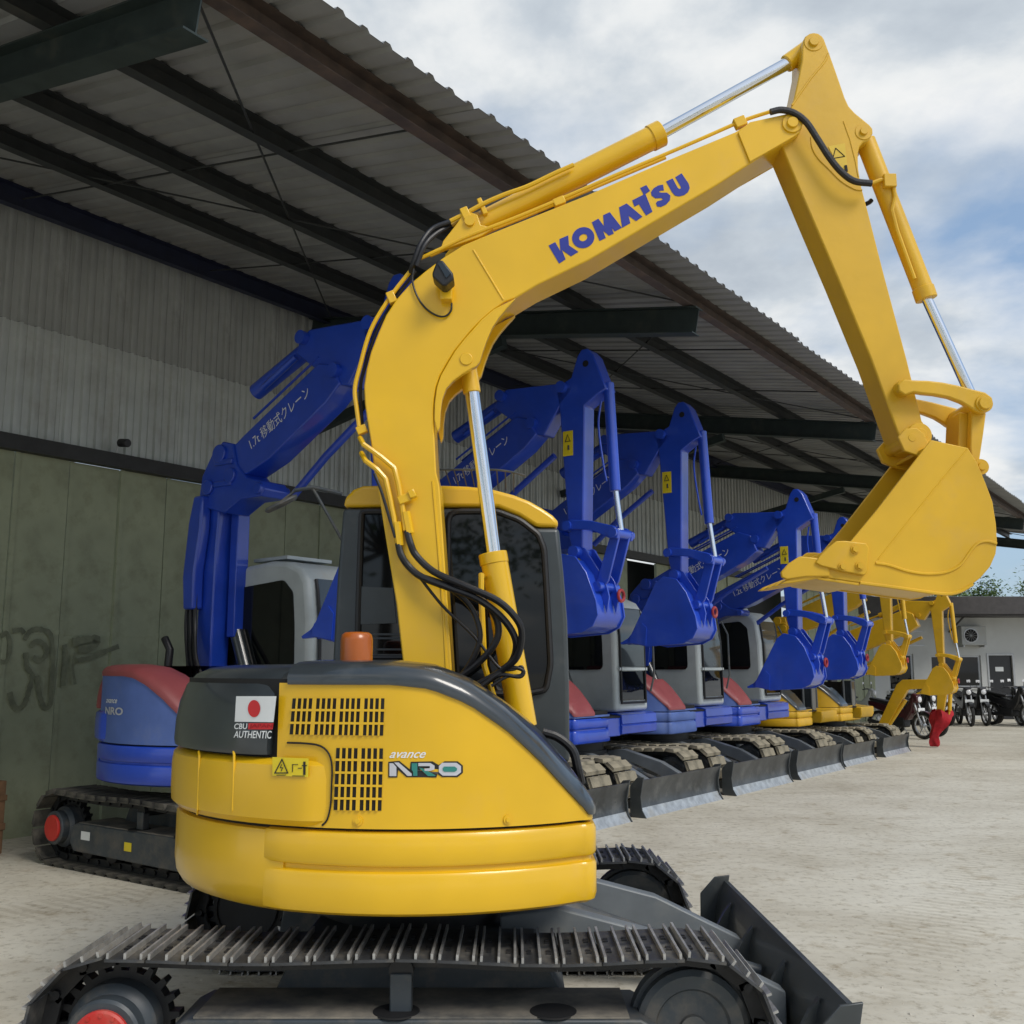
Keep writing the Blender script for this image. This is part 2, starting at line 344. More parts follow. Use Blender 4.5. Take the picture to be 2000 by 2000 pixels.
for k in range(6):                                   # thin tie rods and crossed wind bracing under the sheets
    s = 3.05 + 6*k
    for (s0, p0, s1, p1) in ((s, 4.3, s+6, 9.4), (s, 9.4, s+6, 4.3), (s+1.85, 4.3, s+1.85, 9.4), (s+4.1, 4.3, s+4.1, 9.4)):
        if s1 > S1: continue
        o = MB().tube([S3(s0, p0, roof_z(p0)-.12), S3(s1, p1, roof_z(p1)-.12)], .009, 6).build('tie_rod', purlin_m, shed)
# wall cladding in two tiers
def clad_mesh(z0, z1, name, m):
    pr = []; wdt = .72
    for k in range(4):
        a = k*.18; pr += [(a, 0), (a+.03, 0), (a+.04, .035), (a+.075, .035), (a+.085, 0), (a+.13, 0), (a+.135, .012), (a+.15, .012), (a+.155, 0)]
    pr.append((wdt, 0))
    mb = MB(); mb.rows([[RS.to_3x3() @ Vector((x, PW-d, z0)) for x, d in pr], [RS.to_3x3() @ Vector((x, PW-d, z1)) for x, d in pr]])
    return mb.mesh(name, m, 0, fix=False)
me_lo = clad_mesh(3.84, 5.03, 'wall_sheet', clad_lit); me_hi = clad_mesh(5.035, 6.34, 'wall_sheet', clad_shaded)
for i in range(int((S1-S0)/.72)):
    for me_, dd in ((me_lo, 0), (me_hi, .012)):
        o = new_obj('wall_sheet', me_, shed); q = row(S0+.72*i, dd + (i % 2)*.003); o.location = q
# lintel rail and sliding olive door panels, dark opening further on
beam('lintel_rail', S3(S0, PW-.08, 3.86), S3(S1, PW-.08, 3.86), .12, .15, lintel_m, 'B')
dm = MB().box((.004, -.02, 0), (.576, .02, 3.71)); dm.box((.004, -.032, 0), (.05, -.02, 3.71)); dm.box((.05, -.027, 1.93), (.576, -.02, 1.98))
dme = dm.mesh('door_panel', olive, 0); dme.transform(RS.to_3x3().to_4x4())
i = 0; s = S0
while s < S1-.6:
    inside = 17.45 < s+.29 < 18.75 or 23.6 < s+.29 < 26.2
    if not inside:
        o = new_obj('door_panel', dme, shed); o.location = row(s, PW + random.uniform(-.012, .012))
    s += .585
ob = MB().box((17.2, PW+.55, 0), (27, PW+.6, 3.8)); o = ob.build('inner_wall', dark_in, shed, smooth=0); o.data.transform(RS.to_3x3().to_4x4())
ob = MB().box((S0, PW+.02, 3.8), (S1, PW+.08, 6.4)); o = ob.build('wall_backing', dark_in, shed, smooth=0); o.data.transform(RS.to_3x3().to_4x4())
# graffiti strokes on the doors (flat paint)
def wall_ribbon(pts, wd):
    pts = smooth_path([Vector((*at_wall(x, y, PW-.04), 0)) for x, y in pts], 6); L = []; R = []
    for i, p in enumerate(pts):
        d = (pts[min(i+1, len(pts)-1)] - pts[max(0, i-1)]).normalized(); n_ = Vector((-d.y, d.x, 0))*wd*random.uniform(.8, 1.2)/2
        a, b_ = p+n_, p-n_; L.append(S3(a.x, PW-.0475, a.y)); R.append(S3(b_.x, PW-.0475, b_.y))
    mb = MB(); mb.rows([L, R]); mb.build('graffiti_stroke', graf, shed, smooth=0)
zg = lambda pts: [(x*.3106, 1200+y*.3106) for x, y in pts]
wall_ribbon(zg([(150, 160), (190, 105), (255, 95), (315, 130), (330, 260), (322, 440), (312, 565), (275, 585), (245, 500), (230, 385)]), .05)
wall_ribbon(zg([(205, 270), (250, 292), (293, 240), (270, 185), (222, 172), (188, 205)]), .05)
wall_ribbon(zg([(58, 490), (78, 565), (112, 592), (152, 560), (182, 470), (200, 385), (166, 330), (160, 240)]), .05)
wall_ribbon(zg([(0, 140), (40, 120), (60, 200), (40, 290), (0, 300)]), .045); wall_ribbon(zg([(75, 105), (130, 98), (150, 120)]), .05)
wall_ribbon(zg([(455, 178), (520, 165), (610, 160), (560, 205), (490, 215)]), .09); wall_ribbon(zg([(485, 290), (560, 275), (640, 240), (745, 200)]), .05)
wall_ribbon(zg([(402, 190), (412, 260), (400, 340), (395, 450)]), .05); wall_ribbon(zg([(470, 240), (455, 330), (470, 440)]), .03)
# ================================================================== excavators
def body_plan():
    cyp, R = PCY, PARC; pts = [(.725, -.15 - .12*k) for k in range(6)]
    a1 = math.asin(.665/R); yc = cyp - R*cos(a1)                          # front corner fillet, then round the tail
    y0 = pts[-1][1]
    for k in range(1, 6): pts.append((.725, y0 + (yc+.08-y0)*k/6))
    for k in range(5):
        a = radians(90*k/4); pts.append((.725 - .06*(1-cos(a)), yc + .08 - .075*sin(a)))
    for k in range(1, 50): al = a1 - radians(4.6)*k; pts.append((R*sin(al), cyp - R*cos(al)))
    return pts
PARC = 1.12; PCY = -.055
PLAN = body_plan()
def plan_normals(pl):
    ns = []
    for i in range(len(pl)):
        a = Vector(pl[max(0, i-1)]); b_ = Vector(pl[min(len(pl)-1, i+1)]); d = (b_-a).normalized()
        ns.append(Vector((d.y, -d.x)) if True else None)
    # make them point inwards
    c = Vector((0, PCY))
    return [n if (c-Vector(p)).dot(n) > 0 else -n for n, p in zip(ns, pl)]
def densify(pl, n=2):
    o = []
    for a, b_ in zip(pl[:-1], pl[1:]):
        for k in range(n): o.append((a[0]+(b_[0]-a[0])*k/n, a[1]+(b_[1]-a[1])*k/n))
    return o + [pl[-1]]
PLAN = densify(PLAN, 2); PN = plan_normals(PLAN)
def zone(x0=None, x1=None, near=True):
    """plan indices whose x lies in [x0, x1] on the near side"""
    return [i for i, p in enumerate(PLAN) if p[0] >= x0 and p[0] <= x1]
def shell(idx, profile, inset=0., cap=.05, rnd=0.):
    mb = MB(); rws = []; n = len(idx)
    for j, i in enumerate(idx):
        e = 0
        if rnd:
            d = min(j, n-1-j); e = rnd*max(0, 1-d/2.)**2
        x, y = PLAN[i]; nn = PN[i]; pr = profile(x, y, nn) if profile.__code__.co_argcount == 3 else profile(x, y)
        rws.append([(x+nn.x*(o+inset+e), y+nn.y*(o+inset+e), z) for o, z in pr])
    if cap:
        for end in (0, -1):
            i = idx[end]; nn = PN[i]; r = [(v[0]+nn.x*cap, v[1]+nn.y*cap, v[2]) for v in rws[end if end == 0 else -1]]
            if end == 0: rws = [r] + rws
            else: rws = rws + [r]
    return mb.rows(rws)
HOODPTS = [(-2, 1.62), (-.04, 1.62), (.10, 1.605), (.24, 1.55), (.38, 1.455), (.50, 1.345), (.62, 1.215), (.70, 1.125), (2, 1.10)]
def hood_z(x):
    for (a, za), (b_, zb) in zip(HOODPTS[:-1], HOODPTS[1:]):
        if x <= b_: return za + (zb-za)*(x-a)/(b_-a)
    return 1.1
def decks(root, pal):
    """rounded upper structure; pal: skirt, panel, hood, cap, weight"""
    front = [i for i in range(len(PLAN)) if PLAN[i][0] > -.535 and PLAN[i][1] < .3]
    core_prof = lambda x, y: [(.04, .74), (.04, min(1.56, hood_z(x)-.03))]
    core = shell(list(range(len(PLAN))), core_prof, cap=0)
    core.build('inner_body', dark_in, root)
    # top and bottom closing plates
    mb = MB(); pl = [p for p in PLAN]
    mb.add([(p[0]*.95, p[1]*.95, .745) for p in pl], [tuple(range(len(pl)))])
    mb.build('floor_plate', frame_grey, root)
    left = [p for p in pl if p[1] > -.30]
    left = [(p[0], p[1]) for p in left]
    MB().prism([(-.95, 1.0), (-.95, 1.5), (-.35, 1.5), (-.2, 1.12), (.72, 1.02), (.72, 1.0)], -.36, .15).build('inner_deck', dark_in, root)
    sk = lambda x, y: [(.10, .72), (.03, .722), (.006, .735), (0, .755), (0, .862), (.006, .872), (.02, .878), (.02, .892), (.006, .898), (0, .908), (0, .995), (.008, 1.01), (.03, 1.016), (.10, 1.016)]
    sko = shell(front, sk, cap=.06, rnd=.012).build('side_skirt', pal['skirt'], root)
    rear = [i for i in range(len(PLAN)) if i > front[-1]-3]
    cw = lambda x, y: [(.25, .705), (.07, .708), (.03, .725), (.008, .76), (0, .81), (0, .992), (.008, 1.006), (.03, 1.012), (.10, 1.012)]
    shell(rear, cw, inset=.012, cap=.06, rnd=0).build('counterweight', pal['weight'], root)
    # side panel with curved top line, stops at the hood band
    pan_i = [i for i in range(len(PLAN)) if PLAN[i][0] > -.49 and PLAN[i][1] < -.05]
    def pan(x, y):
        zt = hood_z(x) - .075
        return [(.03, 1.024), (.012, 1.026), (.012, 1.05)] + [(.012, 1.05+(zt-1.05)*k/6) for k in range(1, 7)]
    po = shell(pan_i, pan, cap=.05).build('side_panel', pal['panel'], root)
    hood_i = [i for i in range(len(PLAN)) if PLAN[i][0] > -.47 and PLAN[i][1] < -.46]
    def hood(x, y, nn):
        zt = hood_z(x); zz = lambda o: hood_z(x + nn.x*o)       # away from the rim the skin follows the slope
        return [(.02, zt-.083), (.002, zt-.080), (0, zt-.05), (.012, zt-.026), (.035, zz(.035)-.008), (.07, zz(.07)+.002), (.12, zz(.12)+.008), (.2, zz(.2)+.012), (.26, zz(.26)+.01), (.34, zz(.34)), (.40, zz(.40)-.06)]
    shell(hood_i, hood, cap=.06).build('hood', pal['hood'], root, smooth=50)
    mid_i = [i for i in range(len(PLAN)) if PLAN[i][0] < -.24 and i > 12]
    mid = lambda x, y: [(.08, 1.022), (.012, 1.026), (-.014, 1.05), (-.018, 1.10), (-.018, 1.20), (-.012, 1.245), (.008, 1.262), (.06, 1.268)]
    shell(mid_i, mid, cap=.05, rnd=.035).build('rear_cover', pal['weight'], root)
    cap_i = [i for i in range(len(PLAN)) if PLAN[i][0] < -.50 and i > 12]
    cp = lambda x, y: [(.05, 1.274), (-.01, 1.278), (-.014, 1.30), (-.010, 1.38), (.004, 1.46), (.03, 1.53), (.07, 1.575), (.13, 1.602), (.22, 1.614), (.42, 1.618), (.8, 1.618)]
    shell(cap_i, cp, cap=.05, rnd=.02).build('engine_hood', pal['cap'], root, smooth=50)
    return po
def track_path(n, xr=1.055, zc=.30, r=.268):
    """points and angles of n shoes round a stadium with slight sag on top"""
    L = 2*xr*2 + 2*pi*r; out_ = []
    for k in range(n):
        d = (k+.5)*L/n
        if d < 2*xr:                     # top, rear to front
            u = d/(2*xr); x = XO-xr+d; f = lambda q: .012*(sin(pi*2*(q*1.0))**2) if q < .5 else .016*(sin(pi*2*(q-.5)))**2
            z = zc + r - f(u); sl = -(f(min(1, u+.01))-f(max(0, u-.01)))/(.02*2*xr); out_.append((x, z, atan2(sl, 1)))
        elif d < 2*xr + pi*r:
            a = (d-2*xr)/r; out_.append((XO + xr + r*sin(a), zc + r*cos(a), -a))
        elif d < 4*xr + pi*r:
            x = XO + xr - (d-2*xr-pi*r); out_.append((x, zc-r, -pi))
        else:
            a = (d-4*xr-pi*r)/r; out_.append((XO - xr - r*sin(a), zc - r*cos(a), -pi-a))
    return out_, L/n
XO = .005
CACHE = {}
def steel_shoe(pitch, wd):
    key = ('steel', round(pitch, 3))
    if key not in CACHE:
        mb = MB(); h = pitch/2-.003
        mb.box((-h, -wd/2, 0), (h, wd/2, .010))
        mb.cur = 1
        for x in (-h+.009, 0.0, h-.013): mb.box((x-.0045, -wd/2+.004, .010), (x+.0045, wd/2-.004, .030))
        mb.cur = 2
        for x in (-.038, .034):
            for y in (-.09, -.06, .06, .09): mb.box((x-.009, y-.008, .010), (x+.009, y+.008, .016))
        CACHE[key] = mb.mesh('track_shoe', [shoe_steel, grouser_steel, link_steel], 0)
    return CACHE[key]
def pad_shoe(pitch, wd, m):
    key = ('pad', round(pitch, 3), m.name)
    if key not in CACHE:
        mb = MB(); h = pitch/2-.006
        mb.box((-h, -wd/2, 0), (h, wd/2, .012)).prism([(-h+.004, .012), (h-.004, .012), (h-.016, .042), (-h+.016, .042)], -wd/2+.008, wd/2-.008)
        CACHE[key] = mb.mesh('track_shoe', m, 0)
    return CACHE[key]
def undercarriage(root, style, padm=None, ys=.93, wd=.44):
    pts, pitch = track_path(40)
    for sgn in (-1, 1):
        y0 = sgn*ys
        # chain belt (inner links)
        mb = MB()
        for x, z, a in pts:
            Mx = Matrix.Translation((x, y0, z)) @ Matrix.Rotation(-a, 4, 'Y')
            for dy in (-.075, .05): mb.box((-pitch*.55, dy, -.055), (pitch*.45, dy+.025, 0), Mx)
            mb.cyl(Mx @ Vector((pitch/2, -.09, -.03)), Mx @ Vector((pitch/2, .09, -.03)), .018, 8)
        ch = mb.build('track_chain', link_steel, root, smooth=0)
        me = steel_shoe(pitch, wd) if style == 'steel' else pad_shoe(pitch, wd, padm)
        for k, (x, z, a) in enumerate(pts):
            o = new_obj('track_shoe', me, ch)
            o.matrix_local = Matrix.Translation((x, y0, z)) @ Matrix.Rotation(-a + random.uniform(-.006, .006), 4, 'Y')
        # frame
        yo, yi = y0 + sgn*.17, y0 - sgn*.19
        a_, b_ = min(yo, yi), max(yo, yi)
        fr = MB().prism([(-.78, .14), (-.84, .20), (-.82, .33), (-.76, .36), (.86, .36), (.92, .33), (.92, .16), (.86, .12)], a_, b_).build('track_frame', frame_grey, root, bevel=.008)
        MB().box((-.74, a_+.01, .361), (.82, b_-.01, .368)).build('ledge', ledge_dust, fr)
        for xx in (-.02, .55): MB().lathe_z((xx, y0+sgn*.10, .3705), [(0, 0), (.085, 0), (.085, -.006)], 24).build('access_hole', dark_in, fr)
        MB().box((-.045, y0-.03+sgn*.08, .36), (.035, y0+.03+sgn*.08, .50)).build('roller_bracket', frame_grey, fr, bevel=.006)
        MB().cyl((-.005, y0-.1, .505), (-.005, y0+.13, .505), .045).build('carrier_roller', link_steel, fr)
        for k in range(5):
            x = -.66+.33*k; MB().lathe_y((x, y0, .165), [(0, -.13), (.07, -.13), (.085, -.12), (.085, -.06), (.065, -.05), (.065, .05), (.085, .06), (.085, .12), (.07, .13), (0, .13)], 20).build('track_roller', link_steel, fr)
        # idler (front) and toothed sprocket (rear)
        if style == 'steel' and sgn > 0:
            iw = MB().lathe_y((1.06, y0, .30), [(.115, -.07), (.13, -.08), (.185, -.09), (.205, -.075), (.205, -.03), (.222, -.03), (.222, .03), (.205, .03), (.205, .075), (.185, .09), (.13, .08), (.115, .07), (.115, -.07)], 40)
            iw.lathe_y((1.06, y0, .30), [(0, -.10), (.05, -.10), (.055, -.07), (.055, .07), (.05, .10), (0, .10)], 24)
            for k in range(4):
                a = radians(20+90*k); Mx = Matrix.Translation((1.06, y0, .30)) @ Matrix.Rotation(a, 4, 'Y'); iw.box((.04, -.03, -.045), (.125, .03, .045), Mx)
            iw.build('idler_wheel', frame_grey, root)
        else:
            MB().lathe_y((1.06, y0, .30), [(0, -.10), (.05, -.10), (.05, -.075), (.13, -.07), (.14, -.085), (.185, -.09), (.205, -.075), (.205, -.03), (.222, -.03), (.222, .03), (.205, .03), (.205, .075), (.185, .09), (.14, .085), (.13, .07), (.05, .075), (.05, .10), (0, .10)], 40).build('idler_wheel', frame_grey, root)
        tooth = []
        for k in range(21):
            for da, rr in ((0, .19), (.28, .19), (.40, .224), (.68, .224), (.80, .19)): a = 2*pi*(k+da)/21; tooth.append((-1.05+rr*cos(a), .30+rr*sin(a)))
        sp = MB().prism(tooth, y0-.03, y0+.03).build('sprocket', link_steel, root)
        ye = y0 + sgn*.215
        MB().lathe_y((-1.05, y0, .30), [(.165, -.05*sgn), (.165, sgn*.10), (.15, sgn*.12), (.135, sgn*.13), (.135, sgn*.185), (.125, sgn*.195), (0, sgn*.195)], 36).build('drive_motor', frame_grey, sp)
        cpo = MB().lathe_y((-1.05, y0, .30), [(.104, sgn*.19), (.104, sgn*.208), (.096, sgn*.214), (0, sgn*.216)], 36).build('motor_cap', red_cap, sp)
        if style == 'steel':
            mb = MB()
            for k in range(12):
                a = 2*pi*k/12; mb.cyl((-1.05+.088*cos(a), y0+sgn*.21, .30+.088*sin(a)), (-1.05+.088*cos(a), y0+sgn*.219, .30+.088*sin(a)), .007, 8)
            mb.build('cap_bolts', red_cap, cpo)
    # centre frame and slewing ring
    MB().prism([(-.55, .30), (-.45, .52), (.5, .52), (.62, .30)], -.75, .75).build('centre_frame', frame_grey, root, bevel=.01)
    MB().lathe_z((0, 0, .5), [(.50, 0), (.50, .10), (.46, .10), (.46, .23), (0, .23)], 40).build('slewing_ring', link_steel, root)
def blade(root, y1=1.12, x0=1.52, bare_steel=True):
    # curved mouldboard with bottom cutting edge, ribs behind and two push arms
    prof_f = [(x0+.13, 0), (x0+.085, .06), (x0+.055, .14), (x0+.055, .22), (x0+.075, .31), (x0+.115, .40)]
    prof_b = [(x-.022, z) for x, z in prof_f][::-1]
    mb = MB()
    mb.prism(prof_f + prof_b, -y1, y1)
    bl = mb.build('blade', blade_face if bare_steel else blade_paint, root, smooth=50)  # flag picks worn steel, otherwise plain blade paint
    MB().prism([(x0+.137, -.002), (x0+.094, .056), (x0+.074, .10), (x0+.063, .10), (x0+.080, .05), (x0+.118, -.002)], -y1+.004, y1-.004).build('cutting_edge', blade_edge if bare_steel else blade_paint, bl)
    for s_ in (-1, 1):
        a, b_ = sorted((s_*y1, s_*(y1+.016)))
        MB().prism([(x0+.15, -.002), (x0+.10, .08), (x0+.085, .22), (x0+.125, .43), (x0+.04, .42), (x0-.045, .33), (x0-.05, .03), (x0-.01, 0)], a, b_).build('end_plate', blade_paint, bl, bevel=.004)
    for y in (-.80, -.30, .30, .80):
        MB().prism([(x0+.05, .06), (x0+.06, .35), (x0+.02, .30), (x0-.02, .23), (x0-.09, .17), (x0-.22, .14), (x0-.22, .07), (x0-.05, .05)], y-.016, y+.016).build('rib', blade_paint, bl)
    MB().box((x0-.03, -y1+.02, .05), (x0+.034, y1-.02, .11)).build('rear_beam', blade_paint, bl, bevel=.01)
    for s_ in (-1, 1):
        y = s_*.42
        pl = [(.35, .46), (.35, .57), (.60, .60), (1.12, .47), (x0+.02, .27), (x0+.02, .12), (1.05, .33), (.6, .48)]
        MB().prism(pl, y-.05, y+.05).build('push_arm', arm_grey, root, bevel=.008)
    MB().cyl((.55, 0, .52), (1.05, 0, .36), .05).cyl((1.05, 0, .36), (x0+.02, 0, .22), .03).build('blade_cylinder', frame_grey, root)
# ------------------------------------------------------------------ the big yellow excavator in front
RX, RY = -.4, 4.98
main = thing('excavator', (RX, RY, 0), 0, 'large yellow excavator in front with black cab and raised bucket', 'excavator')
undercarriage(main, 'steel')
blade(main, bare_steel=False)
pal_y = dict(skirt=yellow, panel=yellow, hood=black_paint, cap=black_paint, weight=yellow)
side_panel = decks(main, pal_y)
def L(px, py, Y):
    q = at_depth(px, py, Y); return (q.x-RX, q.z)
def L3(px, py, Y):
    q = at_depth(px, py, Y); return Vector((q.x-RX, q.y-RY, q.z))
def Z(org, sc, pts): return [(org[0]+x*sc, org[1]+y*sc) for x, y in pts]
z1 = lambda pts: Z((300, 1200), 900/1932, pts)
z4 = lambda pts: Z((650, 350), 500/1486, pts)
z5 = lambda pts: Z((600, 900), 600/1932, pts)
z6 = lambda pts: Z((1400, 700), 600/1932, pts)
z7 = lambda pts: Z((1350, 40), 500/1932, pts)
zk = lambda pts: Z((1050, 320), 350/1932, pts)
def on_side(px, py, off=0.):
    """where the sight line meets the curved side of the body, in local coordinates"""
    d = ray(px, py); R = PARC - .012 + off; ox, oy = -RX, -(RY+PCY)
    A = d.x*d.x + d.y*d.y; B = 2*(ox*d.x + oy*d.y); Cc = ox*ox + oy*oy - R*R
    tt = (-B - sqrt(max(0, B*B-4*A*Cc)))/(2*A)
    return Vector((d.x*tt-RX, d.y*tt-RY, CAMH+d.z*tt))
def side_patch(mb, quad, off, thick=.0):
    """quad: px corners tl,tr,br,bl -> curved thin plate standing off the side"""
    tl, tr, br, bl = [Vector(q) for q in quad]; n = 5; rows_ = []
    for v in (0, 1):
        rows_.append([on_side(*(((tl*(1-v)+bl*v)*(1-k/n) + (tr*(1-v)+br*v)*(k/n))), off+thick) for k in range(n+1)])
    mb.rows(rows_)
    if thick:
        e = [rows_[0], rows_[1]]
        inn = [[on_side(*(((tl*(1-v)+bl*v)*(1-k/n) + (tr*(1-v)+br*v)*(k/n))), off) for k in range(n+1)] for v in (0, 1)]
        mb.rows([rows_[0], inn[0]]); mb.rows([rows_[1], inn[1]])
        mb.rows([[rows_[0][0], rows_[1][0]], [inn[0][0], inn[1][0]]]); mb.rows([[rows_[0][-1], rows_[1][-1]], [inn[0][-1], inn[1][-1]]])
# engine grilles: dark plate stands in for the slots' shade, behind yellow bars
def grille(quad, groups, slots, nrow, gw):
    tl, tr, br, bl = [Vector(q) for q in quad]
    def at(u, v): return ((tl*(1-u)+tr*u)*(1-v) + (bl*(1-u)+br*u)*v)
    mb = MB(); side_patch(mb, quad, .002); gp = mb.build('grille', dark_in, side_panel)
    bars = MB(); gap_g = .045 if groups == 4 else .085; wg = (1-gap_g*(groups-1))/groups; ws = wg/(slots+(slots-1)*.62)
    edges = []
    for g_ in range(groups):
        x = g_*(wg+gap_g)
        for k in range(slots-1):
            a = x + ws*(k+1) + ws*.62*k; edges.append((a, a+ws*.62))
        if g_ < groups-1: edges.append((x+wg, x+wg+gap_g))
    for a, b_ in edges: side_patch(bars, (at(a, -.01), at(b_, -.01), at(b_, 1.01), at(a, 1.01)), .002, .006)
    hh = 1/(nrow+(nrow-1)*.22)
    for r_ in range(nrow-1):
        a = hh*(r_+1)+hh*.22*r_; side_patch(bars, (at(-.01, a), at(1.01, a), at(1.01, a+hh*.22), at(-.01, a+hh*.22)), .002, .0068)
    bars.build('grille_bars', yellow, gp)
grille(z1([(583, 352), (968, 352), (962, 508), (570, 503)]), 4, 4, 3, 0)
grille(z1([(766, 560), (962, 562), (955, 823), (755, 820)]), 2, 4, 5, 0)
for (x, y) in ((858, 866), (1484, 860)):
    px, py = z1([(x, y)])[0]; c = on_side(px, py, .0); nn = Vector((c.x, c.y-PCY, 0)).normalized()
    MB().cyl(c, c+nn*.006, .017, 20).cyl(c+nn*.006, c+nn*.012, .009, 14).build('panel_bolt', yellow, side_panel)
# stickers on the tail and side
def side_quad(name, m, quad, off, parent=None):
    mb = MB(); side_patch(mb, quad, off); return mb.build(name, m, parent or main)
def side_text(name, txt, m, quad, off, shear=0., bold=0., parent=None):
    tl, tr, br, bl = [Vector(q) for q in quad]
    def fn(u, v): return on_side(*((bl*(1-u)+br*u)*(1-v) + (tl*(1-u)+tr*u)*v), off)
    return place_text(name, txt, m, parent or main, fn, 1., 1., shear, bold)
fs = side_quad('flag_sticker', white_st, z1([(346, 343), (515, 343), (503, 452), (340, 450)]), .030)
mb = MB(); ring = [on_side(*z1([(421+26*cos(2*pi*k/28), 395+36*sin(2*pi*k/28))])[0], .032) for k in range(28)]; mb.add(ring, [tuple(range(28))]); mb.build('flag_disc', red_st, fs)
side_quad('sticker_band', red_st, z1([(398, 456), (503, 456), (499, 482), (396, 482)]), .029, fs)
side_text('lettering', 'CBU', white_st, z1([(340, 457), (393, 457), (391, 481), (336, 481)]), .031, bold=.02, parent=fs)
side_text('lettering', 'JAPAN', mat('dark_red_print', (.35, .01, .015), .5), z1([(402, 460), (499, 460), (496, 479), (400, 479)]), .031, bold=.02, parent=fs)
side_text('lettering', 'AUTHENTIC', white_st, z1([(340, 488), (496, 488), (492, 521), (335, 517)]), .031, bold=.015, parent=fs)
ws_ = side_quad('warning_sticker', yel_st, z1([(498, 598), (650, 604), (648, 682), (498, 676)]), .034)
def side_line(pts, wd, m, parent, off, closed=False):
    pp = z1(pts); mb = MB()
    if closed: pp = pp + [pp[0]]
    for a, b_ in zip(pp[:-1], pp[1:]):
        a, b_ = Vector(a), Vector(b_); d = (b_-a).normalized()*wd*.5; n_ = Vector((-d.y, d.x))
        mb.add([on_side(*(q), off) for q in (a-d+n_, b_+d+n_, b_+d-n_, a-d-n_)], [(0, 1, 2, 3)])
        off += .0004
    mb.build('sticker_print', m, parent, smooth=0)
side_line([(538, 608), (508, 665), (562, 665)], 2.2, blk_st, ws_, .036, True)
side_line([(536, 630), (531, 643), (540, 643), (535, 656)], 1.6, blk_st, ws_, .036)
side_line([(582, 660), (582, 630), (604, 630)], 1.5, blk_st, ws_, .036); side_line([(606, 645), (620, 645)], 1.5, blk_st, ws_, .036)
side_line([(632, 622), (632, 668)], 4.5, blk_st, ws_, .036); side_line([(624, 634), (640, 634)], 2.2, blk_st, ws_, .037)
side_line([(516, 674), (552, 674)], 1.4, blk_st, ws_, .036); side_line([(582, 677), (632, 678)], 1.4, blk_st, ws_, .036)
side_text('lettering', 'avance', white_st, z1([(994, 577), (1143, 577), (1138, 602), (988, 602)]), .002, shear=.3, bold=.012)
# NRO logo traced as flat badge pieces
def side_poly(name, pts, m, off, parent=None):
    mb = MB(); mb.add([on_side(*p, off) for p in z1(pts)], [tuple(range(len(pts)))]); return mb.build(name, m, parent or main, smooth=0)
def stroke(pts, wd):
    return None
lg = side_poly('badge', [(984, 618), (1030, 614), (1075, 650), (1078, 618), (1170, 616), (1195, 632), (1220, 616), (1275, 616), (1297, 634), (1297, 664), (1275, 682), (1210, 682), (1190, 668), (1186, 684), (1060, 682), (1025, 652), (1022, 684), (984, 684)], blk_st, .002)
side_poly('badge_letter', [(989, 624), (1004, 624), (1018, 640), (1018, 678), (989, 678)], logo_silver, .004, lg)
side_poly('badge_letter', [(1008, 621), (1028, 621), (1082, 668), (1082, 677), (1064, 677)], logo_silver, .004, lg)
side_poly('badge_letter', [(1082, 624), (1106, 624), (1106, 677), (1088, 677), (1088, 660), (1082, 652)], logo_green, .004, lg)
side_poly('badge_letter', [(1110, 623), (1160, 623), (1178, 634), (1178, 650), (1160, 656), (1136, 656), (1136, 646), (1158, 645), (1158, 636), (1110, 636)], logo_silver, .004, lg)
side_poly('badge_letter', [(1112, 642), (1130, 646), (1182, 674), (1180, 678), (1150, 678)], logo_green, .004, lg)
side_poly('badge_letter', [(1210, 622), (1270, 622), (1289, 636), (1289, 662), (1270, 676), (1212, 676), (1196, 662), (1196, 636)], logo_silver, .004, lg)
side_poly('badge_letter', [(1218, 638), (1262, 638), (1272, 645), (1272, 654), (1262, 660), (1220, 660), (1212, 654), (1212, 645)], logo_green, .006, lg)
for xz in (192, 338):
    MB().tube([on_side(*z1([(xz-2, 575)])[0], .020), on_side(*z1([(xz, 590)])[0], .0265), on_side(*z1([(xz-3, 720)])[0], .0265), on_side(*z1([(xz-8, 820)])[0], .0265), on_side(*z1([(xz-9, 838)])[0], .018)], .005, 8).build('pressed_rib', yellow, main)
MB().tube(smooth_path([on_side(*p, .004) for p in z1([(560, 538), (640, 541), (700, 552), (735, 585), (748, 640), (746, 720), (742, 800), (728, 860), (706, 885)])], 3), .0035, 6).build('panel_gap', dark_in, main)
# beacon on the hood
bc = L3(696, 1290, 4.42)
MB().lathe_z((bc.x, bc.y, 1.614), [(0, 0), (.085, 0), (.085, .016), (.07, .018), (.07, .02)], 28).build('beacon_base', rubber, main)
MB().lathe_z((bc.x, bc.y, 1.634), [(.069, 0), (.069, .085), (.064, .108), (.05, .118), (0, .121)], 32).build('beacon_lens', amber, main, smooth=50)
# ---- cab
CY0, CY1 = 5.16, 5.98
cab_roof_px = z5([(225, 290), (240, 225), (290, 178), (350, 155), (600, 150), (860, 153), (1000, 158), (1150, 173), (1300, 213), (1400, 252), (1480, 298), (1545, 342), (1575, 375), (1583, 415), (1440, 415), (1330, 345), (1200, 293), (1000, 290), (225, 290)])
MB().prism([L(x, y, CY0) for x, y in cab_roof_px[:-1]], CY0-RY, CY1-RY).build('cab_roof', yellow, main, bevel=.02, seg=3)
cab_px = z5([(224, 296), (1000, 297), (1200, 300), (1330, 352), (1436, 421), (1584, 421), (1612, 700), (1636, 1000), (1648, 1400), (1652, 1900), (150, 1900), (160, 1250), (190, 700)])
cabo = MB().prism([L(x, y, CY0+.004) for x, y in cab_px], CY0+.004-RY, CY1-.01-RY).build('cab', cab_grey, main, bevel=.022, seg=3)
